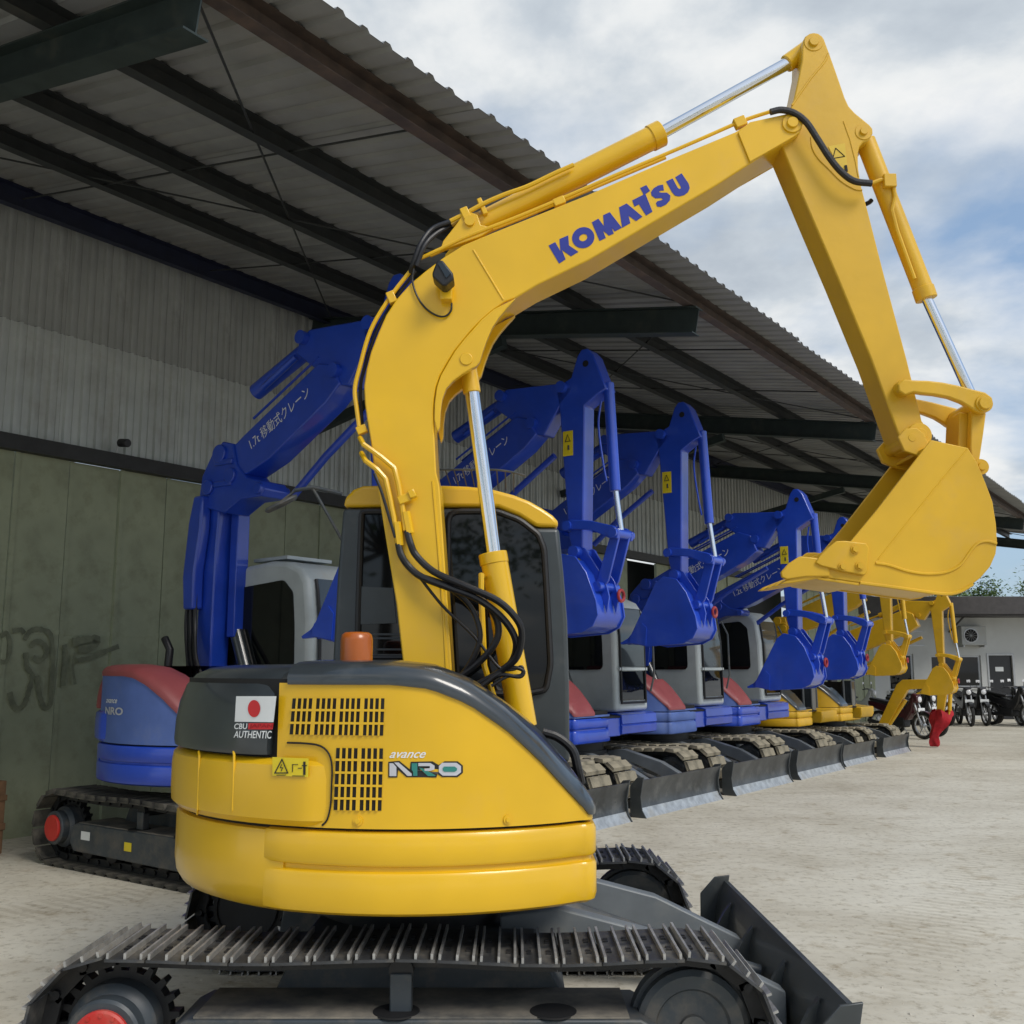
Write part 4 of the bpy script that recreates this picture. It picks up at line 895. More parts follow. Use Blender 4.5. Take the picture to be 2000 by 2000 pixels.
# ================================================================== parked excavators in the row
def excavator(name, s, label, pal, dx=0., dz=0., fs=1., text=None, cabm=grey_cab, padm=pad, scale=1., canopy=False, p0=7.1, group='excavators parked in a row under the shed roof'):
    root = thing(name, row(s, p0), -AZ, label, 'excavator', group); root.scale = (scale,)*3
    undercarriage(root, 'pad', padm, ys=.86, wd=.42)
    blade(root, y1=.99, x0=1.50)
    decks(root, pal)
    bm = pal['boom']
    E0 = Vector((-.15, 3.5)); T0 = Vector((1.12, 4.08)); E1 = E0 + Vector((.45*dx, .95*dz)); T1 = T0 + Vector((dx, dz))
    d0 = T0-E0; d1 = T1-E1; k = d1.length/d0.length; an = atan2(d1.y, d1.x)-atan2(d0.y, d0.x)
    def B(pts):
        o = []
        for x, z in pts:
            v = Vector((x, z))-E0; o.append((E1.x + k*(v.x*cos(an)-v.y*sin(an)), E1.y + k*(v.x*sin(an)+v.y*cos(an))))
        return o
    def P(pts): # post: stretches up to the elbow
        return [(x + .45*dx*max(0, (z-1)/2.5), 1 + (z-1)*(E1.y-1)/(3.5-1)) for x, z in pts]
    A0 = Vector((1.45, 4.45))
    def K(pts): return A([(1.46-(1.46-x)*.76 if x < 1.46 else x, z) for x, z in pts])
    def A(pts): return [(A0.x+dx+(x-A0.x)*fs, A0.y+dz+(z-A0.y)*fs) for x, z in pts]
    def A3(x, y, z): q = A([(x, z)])[0]; return Vector((q[0], y*fs, q[1]))
    def P3(x, y, z): q = P([(x, z)])[0]; return Vector((q[0], y, q[1]))
    def B3(x, y, z): q = B([(x, z)])[0]; return Vector((q[0], y, q[1]))
    post = MB().prism(P([(-.56, 1.0), (-.56, 2.2), (-.60, 2.9), (-.56, 3.3), (-.42, 3.45), (-.30, 3.3), (-.34, 2.7), (-.36, 1.0)]), -.10, .10).build('lower_boom', bm, root, bevel=.015)
    MB().prism(P([(-.62, 2.15), (-.65, 2.45), (-.60, 2.95), (-.54, 3.2), (-.42, 3.2), (-.42, 2.9), (-.48, 2.5), (-.48, 2.15)]), -.215, -.102).build('hose_cover', bm, root, bevel=.02)
    MB().prism(P([(-.31, 1.9), (-.31, 3.15), (-.21, 3.15), (-.21, 1.9)]), .03, .165).build('cylinder_guard', bm, root, bevel=.008)
    MB().cyl(P3(-.26, .1, 1.95), (.1, .1, 1.1), .062).build('boom_cylinder', black_paint, root)
    el_ = MB().prism(P([(-.57, 3.12), (-.53, 3.40), (-.40, 3.60), (-.26, 3.70), (-.12, 3.66), (-.06, 3.46), (.08, 3.32), (.28, 3.27), (.33, 3.19), (.28, 3.13), (.02, 3.13), (-.20, 3.02)]), -.14, .14).build('elbow', bm, root, bevel=.012)
    for (x, z, r) in ((-.28, 3.58, .085), (-.42, 3.28, .07), (-.12, 3.36, .07), (.26, 3.20, .05)):
        a, b_ = P3(x, -.17, z), P3(x, .17, z); MB().cyl(a, b_, r, 20).build('pivot_boss', bm, el_, bevel=.008)
    for z in (3.3, 3.5): MB().box(P3(-.34, -.165, z-.03), P3(-.1, .165, z+.02)).build('elbow_plate', bm, el_, bevel=.01)
    ub = MB().prism(B([(-.2, 3.60), (.0, 3.72), (.92, 4.22), (1.08, 4.18), (1.18, 4.0), (1.02, 3.86), (.35, 3.47), (.05, 3.36), (-.2, 3.40)]), -.12, .12).build('upper_boom', bm, root, bevel=.012)
    MB().tube([B3(.33, .2, 3.2), B3(.7, .21, 3.5), B3(1.2, .2, 3.82)], .035, 10).build('offset_link', bm, root)
    for zz in (.0, .05): MB().tube([B3(.1, -.1+zz*2, 3.86), B3(.9, -.1+zz*2, 4.28)], .012, 6).build('steel_pipe', bm, ub)
    MB().prism([((1-q)*x + q*X2, (1-q)*z + q*Z2) for (x, z), (X2, Z2), q in zip(A([(.62, 4.36), (.66, 4.50), (.78, 4.55), (1.5, 4.50), (1.62, 4.42), (1.46, 4.26), (1.26, 3.98), (1.12, 4.0)]), [(0, 0)]*8, [0]*8)], -.10*fs, .10*fs).build('swing_bracket', bm, root, bevel=.012)
    MB().cyl(A3(.66, 0, 4.42), A3(0.0, 0, 4.14), .075*fs, 18).build('arm_cylinder', bm, root, bevel=.006)
    MB().tube([A3(.6, -.08, 4.34), A3(.2, -.09, 4.13)], .03*fs, 8).build('cylinder_pipe', bm, root)
    for (x, z) in ((.72, 4.48), (1.12, 4.12), (1.5, 4.45)):
        MB().cyl(A3(x, -.16, z), A3(x, .16, z), .06*fs, 18).build('pivot_boss', bm, root)
    ar = MB().prism(A([(1.42, 4.40), (1.50, 4.50), (1.60, 4.54), (1.68, 4.76), (1.73, 4.82), (1.80, 4.82), (1.87, 4.74), (1.97, 4.48), (2.02, 4.36), (1.92, 4.32), (1.76, 4.22), (1.72, 2.75), (1.68, 2.66), (1.60, 2.70), (1.555, 2.9), (1.46, 4.2)]), -.10*fs, .10*fs).build('arm', bm, root, bevel=.012)
    MB().cyl(A3(1.78, -.104, 4.66), A3(1.78, .104, 4.66), .035*fs, 14).build('pin_hole', dark_in, ar)
    q0, q1 = A3(1.50, -.104, 3.98), A3(1.62, -.104, 3.72)
    if not canopy:
        st_ = MB().box((q0.x, q0.y-.001, q1.z), (q1.x, q0.y+.002, q0.z)).build('warning_sticker', yel_st, ar)
        MB().tube([(q0.x+.03, q0.y-.004, q0.z-.11), (q0.x+.06, q0.y-.004, q0.z-.04), (q0.x+.09, q0.y-.004, q0.z-.11), (q0.x+.03, q0.y-.004, q0.z-.11)], .005, 5).tube([(q0.x+.07, q0.y-.004, q0.z-.15), (q0.x+.07, q0.y-.004, q0.z-.2)], .01, 5).build('sticker_print', blk_st, st_)
    bc_ = MB().cyl(A3(1.99, 0, 4.44), A3(2.05, 0, 3.32), .056*fs, 18).build('bucket_cylinder', bm, root, bevel=.005)
    MB().cyl(A3(2.05, 0, 3.34), A3(2.11, 0, 2.9), .03*fs, 14).build('cylinder_rod', chrome, bc_)
    MB().tube(smooth_path([A3(1.93, -.05, 4.25), A3(1.90, -.06, 4.0), A3(1.95, -.06, 3.6), A3(1.98, -.05, 3.42)], 4), .012*fs, 6).build('cylinder_pipe', bm, bc_)
    for y in (-.16, .12):
        MB().prism(A([(1.52, 3.02), (1.62, 3.05), (1.85, 3.02), (2.1, 2.95), (2.17, 2.9), (2.15, 2.82), (2.06, 2.83), (1.85, 2.93), (1.62, 2.95), (1.53, 2.94)]), y*fs, (y+.04)*fs).build('link_bar', bm, root, bevel=.008)
        MB().prism(A([(2.07, 2.92), (2.16, 2.88), (2.02, 2.42), (1.92, 2.3), (1.86, 2.36), (1.9, 2.46)]), (y+.045 if y < 0 else y-.035)*fs, (y+.075 if y < 0 else y-.005)*fs).build('bucket_link', bm, root, bevel=.006)
    for x, z, r in ((2.11, 2.88, .05), (1.93, 2.36, .05), (1.58, 2.99, .05), (1.66, 2.72, .06)):
        MB().cyl(A3(x, -.19, z), A3(x, .19, z), r*fs, 16).build('pivot_boss', bm, root)
    sp = K([(1.46, 2.63), (1.56, 2.70), (1.74, 2.66), (1.86, 2.50), (1.97, 2.22), (1.99, 2.08), (1.93, 1.97), (1.80, 1.91), (1.30, 1.88), (.98, 1.93), (.94, 1.97), (1.02, 2.03)])
    bw = .27*fs
    bo = MB().prism(sp, -bw, -bw+.02).build('bucket', bm, root, bevel=.006)
    MB().prism(sp, bw-.02, bw).build('side_plate', bm, bo, bevel=.006)
    bkp = K([(1.54, 2.66), (1.73, 2.63), (1.85, 2.48), (1.95, 2.22), (1.97, 2.08), (1.915, 1.98), (1.79, 1.925), (1.30, 1.897), (.98, 1.945)])
    MB().prism(bkp + offset_path(bkp, .014)[::-1], -bw+.02, bw-.02).build('back_plate', bm, bo, smooth=60)
    for y in (-.09, .09):
        MB().prism(A([(1.60, 2.80), (1.74, 2.76), (1.98, 2.42), (2.02, 2.26), (1.99, 2.10), (1.95, 2.22), (1.85, 2.48), (1.70, 2.64)]), y*fs-.012, y*fs+.012).build('hinge_ear', bm, bo, bevel=.004)
    MB().prism(K([(1.02, 2.02), (1.22, 2.16), (1.30, 2.10), (1.28, 1.90), (.99, 1.93)]), -bw-.012, -bw-.001).build('side_cutter', bm, bo)
    for j in range(4):
        y = -bw+.03 + j*(2*bw-.06)/3
        MB().prism(K([(1.02, 1.99), (.98, 1.99), (.82, 1.93), (.84, 1.91), (1.02, 1.92)]), y-.03, y+.03).build('tooth', bm, bo, bevel=.004)
    # red crane hook on the back of the bucket
    mb = MB(); c0 = A3(2.03, .1, 2.28)
    mb.tube([c0+Vector((.01, .055*cos(a*pi/9), .055*sin(a*pi/9)))*fs for a in range(19)], .017*fs, 8)
    mb.build('crane_hook', mat('hook_red', (.32, .02, .025), .5, var=.2, dust=.2), bo)
    if text:
        a0 = Vector(B([(.12, 3.57)])[0]); a1 = Vector(B([(.84, 3.95)])[0]); dirv = (a1-a0).normalized(); up = Vector((-dirv.y, dirv.x)); Ln = (a1-a0).length
        place_text('lettering', text, white_st, ub, lambda u, v: (a0.x+dirv.x*u+up.x*v, -.124, a0.y+dirv.y*u+up.y*v), Ln, .115)
    # hoses up the lower boom
    for j in range(3):
        MB().tube(smooth_path([P3(-.60+.05*j, -.17, 2.3), P3(-.60+.06*j, -.18, 2.0), P3(-.5+.08*j, -.22-.02*j, 1.7), (-.38+.1*j, -.26, 1.45), (-.2+.1*j, -.2, 1.2)], 5), .02, 8).build('hose', rubber, root)
    if canopy:
        for (x, y) in ((-.55, .1), (-.55, .9), (.45, .1), (.45, .9)):
            MB().tube([(x, y, 1.0), (x*.95, y, 2.3)], .03, 8).build('canopy_post', black_paint, root)
        MB().prism([(-.75, 2.3), (-.7, 2.36), (0, 2.42), (.6, 2.38), (.7, 2.3)], .0, 1.0).build('canopy_roof', cream, root, bevel=.03)
        MB().box((-.35, .3, 1.0), (.05, .75, 1.35)).box((-.4, .3, 1.35), (-.28, .75, 1.75)).build('seat', rubber, root, bevel=.03)
        MB().prism([(.45, .76), (.8, .76), (.84, .85), (.84, 1.0), (.45, 1.04)], .1, 1.02).build('step_plate', bm, root, bevel=.02)
        MB().box((.35, .2, 1.0), (.6, .45, 1.6)).build('lever_box', black_paint, root, bevel=.02)
    else:
        cprof = [(-.55, 1.06), (-.55, 2.28), (-.48, 2.42), (-.35, 2.50), (.10, 2.54), (.34, 2.52), (.50, 2.45), (.58, 2.34), (.625, 2.0), (.64, 1.06)]
        cb = MB().prism(cprof, .14, .98).build('cab', cabm, root, bevel=.05, seg=3)
        MB().prism(rounded([(-.46, 1.58), (-.46, 2.3), (.30, 2.36), (.42, 2.25), (.45, 1.95), (.46, 1.58)], .2), .128, .16).build('window', glass, cb)
        fr = [(.572, 2.36), (.592, 2.26), (.632, 2.0), (.636, 1.80), (.640, 1.62)]; MB().prism(fr + offset_path(fr, -.02)[::-1], .25, .87).build('windscreen', glass_pale, cb)
        fr = [(.645, 1.56), (.655, 1.20)]; MB().prism(fr + [(.60, 1.20), (.60, 1.56)], .25, .87).build('windscreen', glass, cb)
        for z in (1.59,): MB().box((.62, .2, z-.018), (.666, .92, z+.018)).build('window_bar', cabm, cb)
        for y in (.245, .875): MB().tube([(.585, y, 2.36), (.61, y, 2.26), (.645, y, 2.0), (.652, y, 1.80), (.664, y, 1.16)], .014, 8).build('gasket', rubber, cb)
        MB().tube([(.664, .245, 1.17), (.664, .875, 1.17)], .014, 8).build('gasket', rubber, cb)
        MB().prism([(-.3, 2.56), (.15, 2.57), (.15, 2.60), (-.3, 2.59)], .3, .85).build('roof_hatch', cabm, cb)
        MB().tube([(.68, .97, 1.3), (.72, 1.0, 1.5), (.71, 1.0, 2.1), (.62, .98, 2.3)], .014, 8).build('grab_rail', frame_grey, cb)
        MB().prism([(-.6, .78), (.66, .78), (.74, .80), (.75, .90), (.735, .905), (.735, .915), (.75, .92), (.74, 1.03), (.66, 1.05), (-.6, 1.05)], .1, 1.0).build('cab_base', pal['skirt2'], root, bevel=.012)
        MB().box((.3, -.2, .78), (.72, .1, 1.0)).build('front_plate', pal['boom'], root, bevel=.01)
    MB().tube([(-.62, -.34, 1.55), (-.60, -.34, 1.76), (-.68, -.34, 1.86)], .035, 12).build('exhaust', rubber, root)
    return root
pal_b = dict(skirt=blue, skirt2=blue, panel=slate, hood=red_hood, cap=red_hood, weight=blue, boom=blue)
pal_s = dict(pal_b, skirt=slate)
pal_k = dict(skirt=yellow2, skirt2=yellow2, panel=yellow2, hood=black_paint, cap=black_paint, weight=yellow2, boom=yellow2)
JP = ' 移動式クレーン'
b1 = excavator('excavator', 5.95, 'blue excavator at far left, its tail in front of the olive doors', pal_b, dz=-.08, text='1.7t'+JP, padm=pad2)
excavator('excavator', 8.80, 'blue excavator mostly hidden behind the black cab of the yellow one', pal_b, dx=.02, dz=.03, text='1.7t'+JP)
excavator('excavator', 11.1, 'blue excavator whose grey cab shows right beside the big yellow machine', pal_b, dx=-.03, dz=-.03, text='1.7t'+JP)
excavator('excavator', 13.5, 'blue excavator with the widest view of a faded red hood', pal_s, dx=.5, dz=-.78, fs=.92, text='1.7t'+JP)
excavator('excavator', 15.8, 'farthest blue excavator, next to the small yellow ones', pal_b, dx=.4, dz=-.85, fs=.85, text='1.2t'+JP)
excavator('excavator', 18.0, 'small yellow excavator with canopy next to the farthest blue one', pal_k, dx=.7, dz=-.72, fs=.78, canopy=True, scale=.85, p0=6.95)
excavator('excavator', 20.25, 'small yellow excavator with canopy at the end of the row, arm against the office', pal_k, dx=1.05, dz=-1.15, fs=.78, canopy=True, scale=.85, p0=6.95)
# stickers on the first blue machine
for (x, y, m, n_, sx) in ((-.62, .27, white_st, 'white_label', .06), (-.05, .24, yel_st, 'yellow_label', .045)):
    MB().box((x-sx, -1.034, y-.03), (x+sx, -1.031, y+.035)).build(n_, m, b1)
o = place_text('lettering', 'avance', white_st, b1, lambda u, v: (-.30+u, PCY-sqrt(1.112**2-(-.30+u)**2), 1.33+v), .2, .03, shear=.3, bold=.01)
o = place_text('lettering', 'NRO', logo_silver, b1, lambda u, v: (-.31+u, PCY-sqrt(1.112**2-(-.31+u)**2), 1.24+v), .3, .06, bold=.03)
# the folded mini excavator boom at the end of the row
mini = thing('mini_excavator', row(22.4, 6.9), -AZ, 'smallest yellow excavator with bare folded boom, a red rag on its arm', 'excavator', 'excavators parked in a row under the shed roof')
MB().prism([(-.9, .42), (-.95, .7), (-.7, .95), (-.2, .9), (-.1, .5)], -.42, .42).build('body', yellow2, mini, bevel=.05)
MB().box((-.55, -.2, .95), (-.3, .2, 1.15)).box((-.62, -.2, 1.1), (-.52, .2, 1.5)).build('seat', rubber, mini, bevel=.03)
for y in (-.5, .5):
    ol = [(-.8+.17*cos(a)*(-1) if False else (-.75 + .2*cos(a)), .2+.2*sin(a)) for a in [pi/2 + pi*k/8 for k in range(9)]] + [(.45 + .2*cos(a), .2+.2*sin(a)) for a in [-pi/2 + pi*k/8 for k in range(9)]]
    MB().prism(ol, y-.12, y+.12).build('track', pad, mini, bevel=.01)
MB().prism([(.38, .25), (.50, .25), (.62, .55), (.98, 1.22), (1.1, 1.30), (1.6, 1.30), (1.75, 1.34), (1.78, 1.26), (1.62, 1.18), (1.12, 1.14), (.80, .62)][:] if False else [(.30, .28), (.48, .26), (1.02, 1.16), (1.62, 1.2), (1.78, 1.28), (1.74, 1.38), (1.60, 1.38), (.92, 1.36), (.80, 1.26)], -.08, .08).build('boom', yellow2, mini, bevel=.01)
MB().cyl((.5, 0, .3), (.95, 0, .95), .04).build('boom_cylinder', yellow2, mini)
MB().prism([(1.62, 1.40), (1.76, 1.40), (1.80, 1.2), (1.66, .55), (1.54, .55), (1.60, 1.15)], -.06, .06).build('arm', yellow2, mini, bevel=.008)
MB().cyl((1.86, 0, 1.32), (1.80, 0, .75), .04).cyl((1.80, 0, .75), (1.74, 0, .45), .02).build('bucket_cylinder', yellow2, mini)
# red rag hanging over the end of that arm
rows_ = []
for i in range(15):
    v = i/14; z = .74 - .78*v; wv = .17*(1-.78*v**1.5) + .03*sin(v*9); cxp = 1.62 - .16*v + .04*sin(v*7); r = []
    for j in range(20):
        a = 2*pi*j/19; rr = 1 + .22*sin(a*4+v*6) + .12*sin(a*7-v*9)
        r.append(row(22.4, 6.9) + Vector(Matrix.Rotation(-AZ, 3, 'Z') @ Vector((cxp + wv*cos(a)*rr, wv*.75*sin(a)*rr, max(.02, z + .04*sin(a*3))))))
    rows_.append(r)
rag = MB().rows(rows_).build('red_rag', red_cloth, None, smooth=60)
tag(rag, 'crumpled red rag hanging from the arm of the smallest excavator', 'rag')
# ================================================================== office, air conditioner, motorcycles, trees, oddments
YO = 33.0
office = thing('office_building', (14.5, YO, 0), 0, 'low white office building with dark roof at the end of the yard', 'building')
def oL(x, z): return x - 14.5
win = [(12.0, 12.80, .9, 2.05), (13.35, 14.95, 1.0, 2.0), (16.6, 17.8, 1.0, 2.0)]; door = (15.2, 15.95, 0, 2.0)
xs = sorted({9.0, 22.0} | {v for a in win for v in a[:2]} | set(door[:2]))
mb = MB()
for a, b_ in zip(xs[:-1], xs[1:]):
    op = next((q for q in win+[door] if abs(q[0]-a) < 1e-6), None)
    if op is None: mb.box((a-14.5, 0, 0), (b_-14.5, .2, 3.6))
    else:
        mb.box((a-14.5, 0, op[3]), (b_-14.5, .2, 3.6))
        if op[2] > 0: mb.box((a-14.5, 0, 0), (b_-14.5, .2, op[2]))
mb.build('wall', plaster, office, smooth=0)
for a, b_, z0, z1_ in win:
    fr = MB().box((a-14.5, .05, z0), (b_-14.5, .11, z0+.05)).box((a-14.5, .05, z1_-.05), (b_-14.5, .11, z1_)).box((a-14.5, .05, z0+.05), (a-14.45, .11, z1_-.05)).box((b_-14.55, .05, z0+.05), (b_-14.5, .11, z1_-.05)).build('window', alu, office, smooth=0)
    MB().box((a-14.44, .075, z0+.05), (b_-14.56, .085, z1_-.05)).build('pane', glass, fr, smooth=0)
    MB().box((a-14.56, -.05, z0-.06), (b_-14.44, 0-.002, z0)).build('sill', plaster, fr)
dr = MB().box((15.2-14.5, .06, 0), (15.95-14.5, .1, 2.0)).build('door', mat('black_door', (.015, .016, .02), .3), office, smooth=0)
MB().box((15.14-14.5, -.02, 0), (15.198-14.5, .12, 2.06)).box((15.952-14.5, -.02, 0), (16.01-14.5, .12, 2.06)).box((15.198-14.5, -.02, 2.004), (15.952-14.5, .12, 2.06)).build('frame', alu, dr, smooth=0)
MB().box((15.42-14.5, .05, 1.5), (15.68-14.5, .058, 1.64)).build('notice', white_st, dr)
MB().cyl((15.85-14.5, .03, 1.0), (15.85-14.5, .06, 1.0), .03).build('handle', alu, dr)
for z in (2.75, 2.3): MB().box((9-14.5, -.012, z), (13.2-14.5, -.002, z+.04)).build('conduit', alu, office)
o = MB().prism([(-1.3, 3.28), (-1.28, 3.40), (6, 4.3), (6, 4.2)], 9-14.5, 22-14.5).build('roof', off_roof, office); o.data.transform(Matrix(((0, 1, 0, 0), (1, 0, 0, 0), (0, 0, 1, 0), (0, 0, 0, 1)))); 
MB().box((9-14.5, -1.34, 3.25), (22-14.5, -1.30, 3.78)).build('fascia', off_roof, office)
MB().box((9-14.5, -1.25, 3.2), (22-14.5, -.002, 3.26)).build('soffit', off_roof, office)
for x in (9.6, 14.0, 18.4): MB().tube([(x-14.5, -.02, 2.75), (x-14.5, -1.2, 3.2)], .03, 6).build('roof_strut', off_roof, office)
ac = thing('air_conditioner', (14.62, YO-.22, 2.62), 0, 'white air conditioner unit on the office wall', 'air conditioner')
MB().box((-.40, -.16, -.30), (.40, .16, .30)).build('casing', mat('ac_casing', (.42, .43, .42), .5, dust=.3), ac, bevel=.02)
fan = MB().lathe_y((-.1, -.162, 0), [(.235, .004), (.235, -.012), (.2, -.014), (.2, .0)], 28).build('fan_grille', alu, ac)
MB().lathe_y((-.1, -.163, 0), [(.2, 0), (.06, -.002), (0, -.002)], 28).build('fan', dark_in, fan)
for k in range(6):
    a = k*pi/6; MB().tube([(-.1-.2*cos(a), -.178, -.2*sin(a)), (-.1+.2*cos(a), -.178, .2*sin(a))], .006, 4).build('grille_bar', alu, fan)
MB().box((-.35, -.16, -.36), (-.31, .2, -.302)).box((.31, -.16, -.36), (.35, .2, -.302)).build('bracket', alu, ac)
def motorcycle(x, y, rz, label, m, scale=1.):
    t_ = thing('motorcycle', (x, y, 0), rz, label, 'motorcycle', 'motorcycles parked by the office'); t_.scale = (scale,)*3
    for xx in (-.62, .62):
        wv = MB(); n = 24
        prof = [(.30, -.03), (.305, 0), (.30, .03), (.27, .045), (.24, .035), (.23, 0), (.24, -.035), (.27, -.045), (.30, -.03)]
        wh = wv.lathe_y((xx, 0, .305), prof, n).build('wheel', tyre, t_)
        sp_ = MB().lathe_y((xx, 0, .305), [(.235, -.02), (.215, -.02), (.215, .02), (.235, .02)], 24)
        for k in range(6): a = k*pi/3; sp_.tube([(xx+.05*cos(a), 0, .305+.05*sin(a)), (xx+.22*cos(a), 0, .305+.22*sin(a))], .012, 5)
        sp_.cyl((xx, -.06, .305), (xx, .06, .305), .05, 12); sp_.build('rim', bike_grey, wh)
    MB().prism([(-.85, .72), (-.55, .62), (-.15, .50), (.05, .40), (.25, .42), (.40, .62), (.48, .92), (.40, .98), (.30, .80), (.15, .66), (-.2, .72), (-.5, .80), (-.85, .84)], -.11, .11).build('fairing', m, t_, bevel=.03)
    MB().prism([(-.80, .84), (-.3, .76), (.02, .74), (.0, .80), (-.4, .85), (-.8, .91)], -.12, .12).build('seat', rubber, t_, bevel=.025)
    MB().box((-.2, -.12, .25), (.18, .12, .48)).build('engine', link_steel, t_, bevel=.03)
    MB().tube([(.62, -.07, .305), (.42, -.07, .92)], .022, 8).tube([(.62, .07, .305), (.42, .07, .92)], .022, 8).build('fork', alu, t_)
    MB().prism([(.62+.34*cos(a), .305+.34*sin(a)) for a in [radians(40+12*k) for k in range(9)]] + [(.62+.325*cos(a), .305+.325*sin(a)) for a in [radians(136-12*k) for k in range(9)]], -.05, .05).build('mudguard', m, t_)
    MB().tube([(.33, -.34, 1.0), (.38, -.15, 1.02), (.40, 0, 1.0), (.38, .15, 1.02), (.33, .34, 1.0)], .016, 8).build('handlebar', rubber, t_)
    hl = MB().prism([(.42, .80), (.56, .82), (.56, .96), (.44, 1.04), (.36, .98)], -.10, .10).build('headlamp_cowl', m, t_, bevel=.03)
    o = MB().lathe_y((0, 0, 0), [(0, -.012), (.055, -.008), (.065, 0)], 16).build('headlight', lens, hl); o.location = (.565, 0, .89); o.rotation_euler = (0, 0, pi/2)
    for s_ in (-1, 1):
        mr = MB().tube([(.36, s_*.26, 1.02), (.34, s_*.30, 1.16)], .007, 6).build('mirror', rubber, t_)
        MB().box((.325, s_*.30-.05, 1.14), (.34, s_*.30+.05, 1.21)).build('mirror_glass', lens, mr, bevel=.01)
    MB().box((.585, -.11, .62), (.595, .11, .70)).build('number_plate', white_st, t_)
    MB().box((-.90, -.09, .52), (-.89, .09, .62)).build('number_plate', white_st, t_)
    MB().tube([(-.1, -.1, .3), (-.4, -.14, .3), (-.8, -.16, .38)], .045, 10).build('exhaust', link_steel, t_)
    MB().tube([(.0, .06, .3), (.02, .24, .01)], .012, 6).build('side_stand', alu, t_)
for (x, y, r, lb, m, sc) in ((9.05, 24.3, -60, 'maroon motorcycle parked just behind the last excavator boom', bike_red, 1.0), (9.75, 25.2, -62, 'black motorcycle between the maroon one and the red rag', bike_black, 1.0),
        (12.15, 29.9, -82, 'motorcycle with white fairing under the big office window', bike_grey, 1.05), (12.85, 29.6, -100, 'dark motorcycle right of the white one under the office window', bike_black, 1.05),
        (13.95, 29.2, -70, 'black motorcycle in front of the office door', bike_black, 1.08), (14.75, 28.9, -75, 'black motorcycle at the right edge of the picture', bike_black, 1.1), (11.6, 30.2, -75, 'black motorcycle left of the white one under the office window', bike_black, 1.05), (14.3, 30.0, -88, 'dark motorcycle squeezed in behind the one at the office door', bike_black, 1.05), (13.35, 29.9, -95, 'dark motorcycle between the office window and the door', bike_black, 1.05), (15.3, 29.6, -80, 'grey motorcycle at the far right beside the office door', bike_grey, 1.05), (9.9, 29.9, -40, 'dark motorcycle half hidden behind the yellow arms', bike_grey, 1.0), (10.5, 27.2, -62, 'grey motorcycle beyond the maroon one, behind the red rag', bike_black, 1.0)):
    motorcycle(x, y, radians(r), lb, m, sc)
def tree(name, x, y, h, rx, rz, n, label, m2, seed):
    rnd = random.Random(seed); t_ = thing(name, (x, y, 0), 0, label, 'tree')
    MB().tube([(0, 0, 0), (.1, .05, h*.35), (0, .1, h*.6), (.1, 0, h*.85)], .18, 10, True, .05).build('trunk', bark, t_)
    mb = MB(); cl = []
    for k in range(18):
        a = rnd.random()*6.28; rr = rx*sqrt(rnd.random())*.85; cl.append((rr*cos(a), rr*sin(a), h - rz + rnd.uniform(-.8, .8)*rz, rnd.uniform(.5, .95)))
    lm = MB()
    for c_ in cl: lm.tube([(0, 0, h*.5), (c_[0]*.5, c_[1]*.5, h*.5+(c_[2]-h*.5)*.6), c_[:3]], .05, 6, True, .012)
    lm.build('limbs', bark, t_)
    for k in range(n):
        c_ = rnd.choice(cl); d = Vector((rnd.gauss(0, .4), rnd.gauss(0, .4), rnd.gauss(0, .3)))*c_[3]*1.1; p = Vector(c_[:3])+d
        a = Vector((rnd.uniform(-1, 1), rnd.uniform(-1, 1), rnd.uniform(-.6, .4))).normalized(); b_ = a.cross(Vector((rnd.uniform(-1, 1), rnd.uniform(-1, 1), 1))).normalized(); s_ = rnd.uniform(.10, .2)
        mb.cur = int(rnd.random() < .4)
        mb.add([p, p+a*s_*.5+b_*s_*.25, p+a*s_*1.1, p+a*s_*.5-b_*s_*.25], [(0, 1, 2, 3)])
    me = mb.mesh('crown', [leaf1, m2], 0, fix=False); new_obj('crown', me, t_)
tree('tree', 19.3, 45, 5.5, 2.0, 1.2, 5000, 'leafy tree behind the office roof beside the raised bucket', leaf2, 3)
tree('tree', 24.6, 46, 6.6, 2.3, 1.5, 5000, 'leafy tree at the right edge behind the office roof', leaf2, 5)
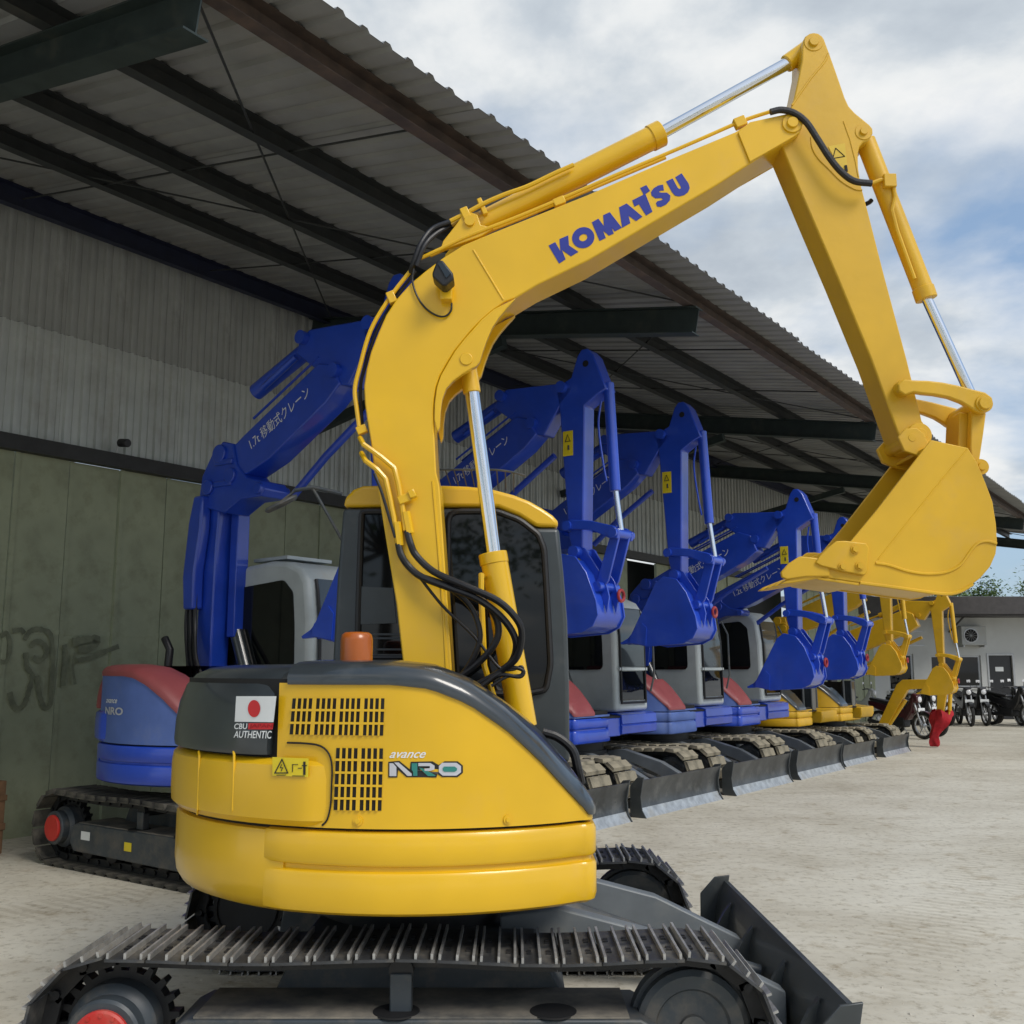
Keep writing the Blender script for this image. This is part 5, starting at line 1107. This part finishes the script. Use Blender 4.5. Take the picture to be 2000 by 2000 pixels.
# timber box at the left edge, floodlight on the lintel
bx = at_wall(10, 1600, PW-.3)
crate = thing('timber_box', row(bx[0]-.42, PW-.55), AZ*-1, 'upright brown timber box at the left edge by the doors', 'crate')
for k in range(3): MB().box((-.19, -.17+.115*k, 0), (.19, -.06+.115*k, .62)).build('plank', wood, crate, bevel=.006)
MB().box((-.2, -.18, .20), (.2, .18, .26)).box((-.2, -.18, .45), (.2, .18, .50)).build('batten', wood, crate, bevel=.004)
ls, lh = at_wall(228, 870, PW-.1)
fl = thing('security_camera', row(ls, PW-.12, lh), -AZ, 'small dark camera fixed above the door rail', 'camera')
MB().tube([(-.02, 0, -.12), (.0, 0, 0), (.06, 0, .02)], .01, 6).build('bracket', alu, fl)
MB().cyl((.04, 0, .02), (.18, 0, .0), .045, 16).build('housing', rubber, fl, bevel=.008)

# leafy tree line across the yard, behind the photographer (mirrored in the cab glass)
rnd = random.Random(21); mb = MB()
for x, y, h in ((-16, -13, 10), (-9.5, -15, 12), (-3, -13.5, 9.5), (3.5, -15, 11.5), (10, -14, 10), (17, -13, 11)):
    mb.cur = 2; mb.tube([(x, y, 0), (x+.1, y, h*.4), (x, y+.1, h*.85)], .2, 8, True, .05)
    cl = [(x+rnd.uniform(-3, 3), y+rnd.uniform(-2, 2), h*.67+rnd.uniform(-.3, .33)*h) for _ in range(18)]
    for c_ in cl: mb.cur = 2; mb.tube([(x, y, h*.45), c_], .05, 5, True, .015)
    for k in range(2400):
        c_ = rnd.choice(cl); p = Vector(c_) + Vector((rnd.gauss(0, .5), rnd.gauss(0, .5), rnd.gauss(0, .4))); a = Vector((rnd.uniform(-1, 1), rnd.uniform(-1, 1), rnd.uniform(-.6, .4))).normalized()
        b_ = a.cross(Vector((rnd.uniform(-1, 1), rnd.uniform(-1, 1), 1))).normalized(); s_ = rnd.uniform(.15, .28); mb.cur = int(rnd.random() < .4)
        mb.add([p, p+a*s_*.5+b_*s_*.25, p+a*s_*1.1, p+a*s_*.5-b_*s_*.25], [(0, 1, 2, 3)])
tag(new_obj('tree_line', mb.mesh('tree_line', [leaf1, leaf2, bark], 0, fix=False)), 'dark leafy tree line across the yard, seen mirrored in the cab glass', 'trees', kind='stuff')
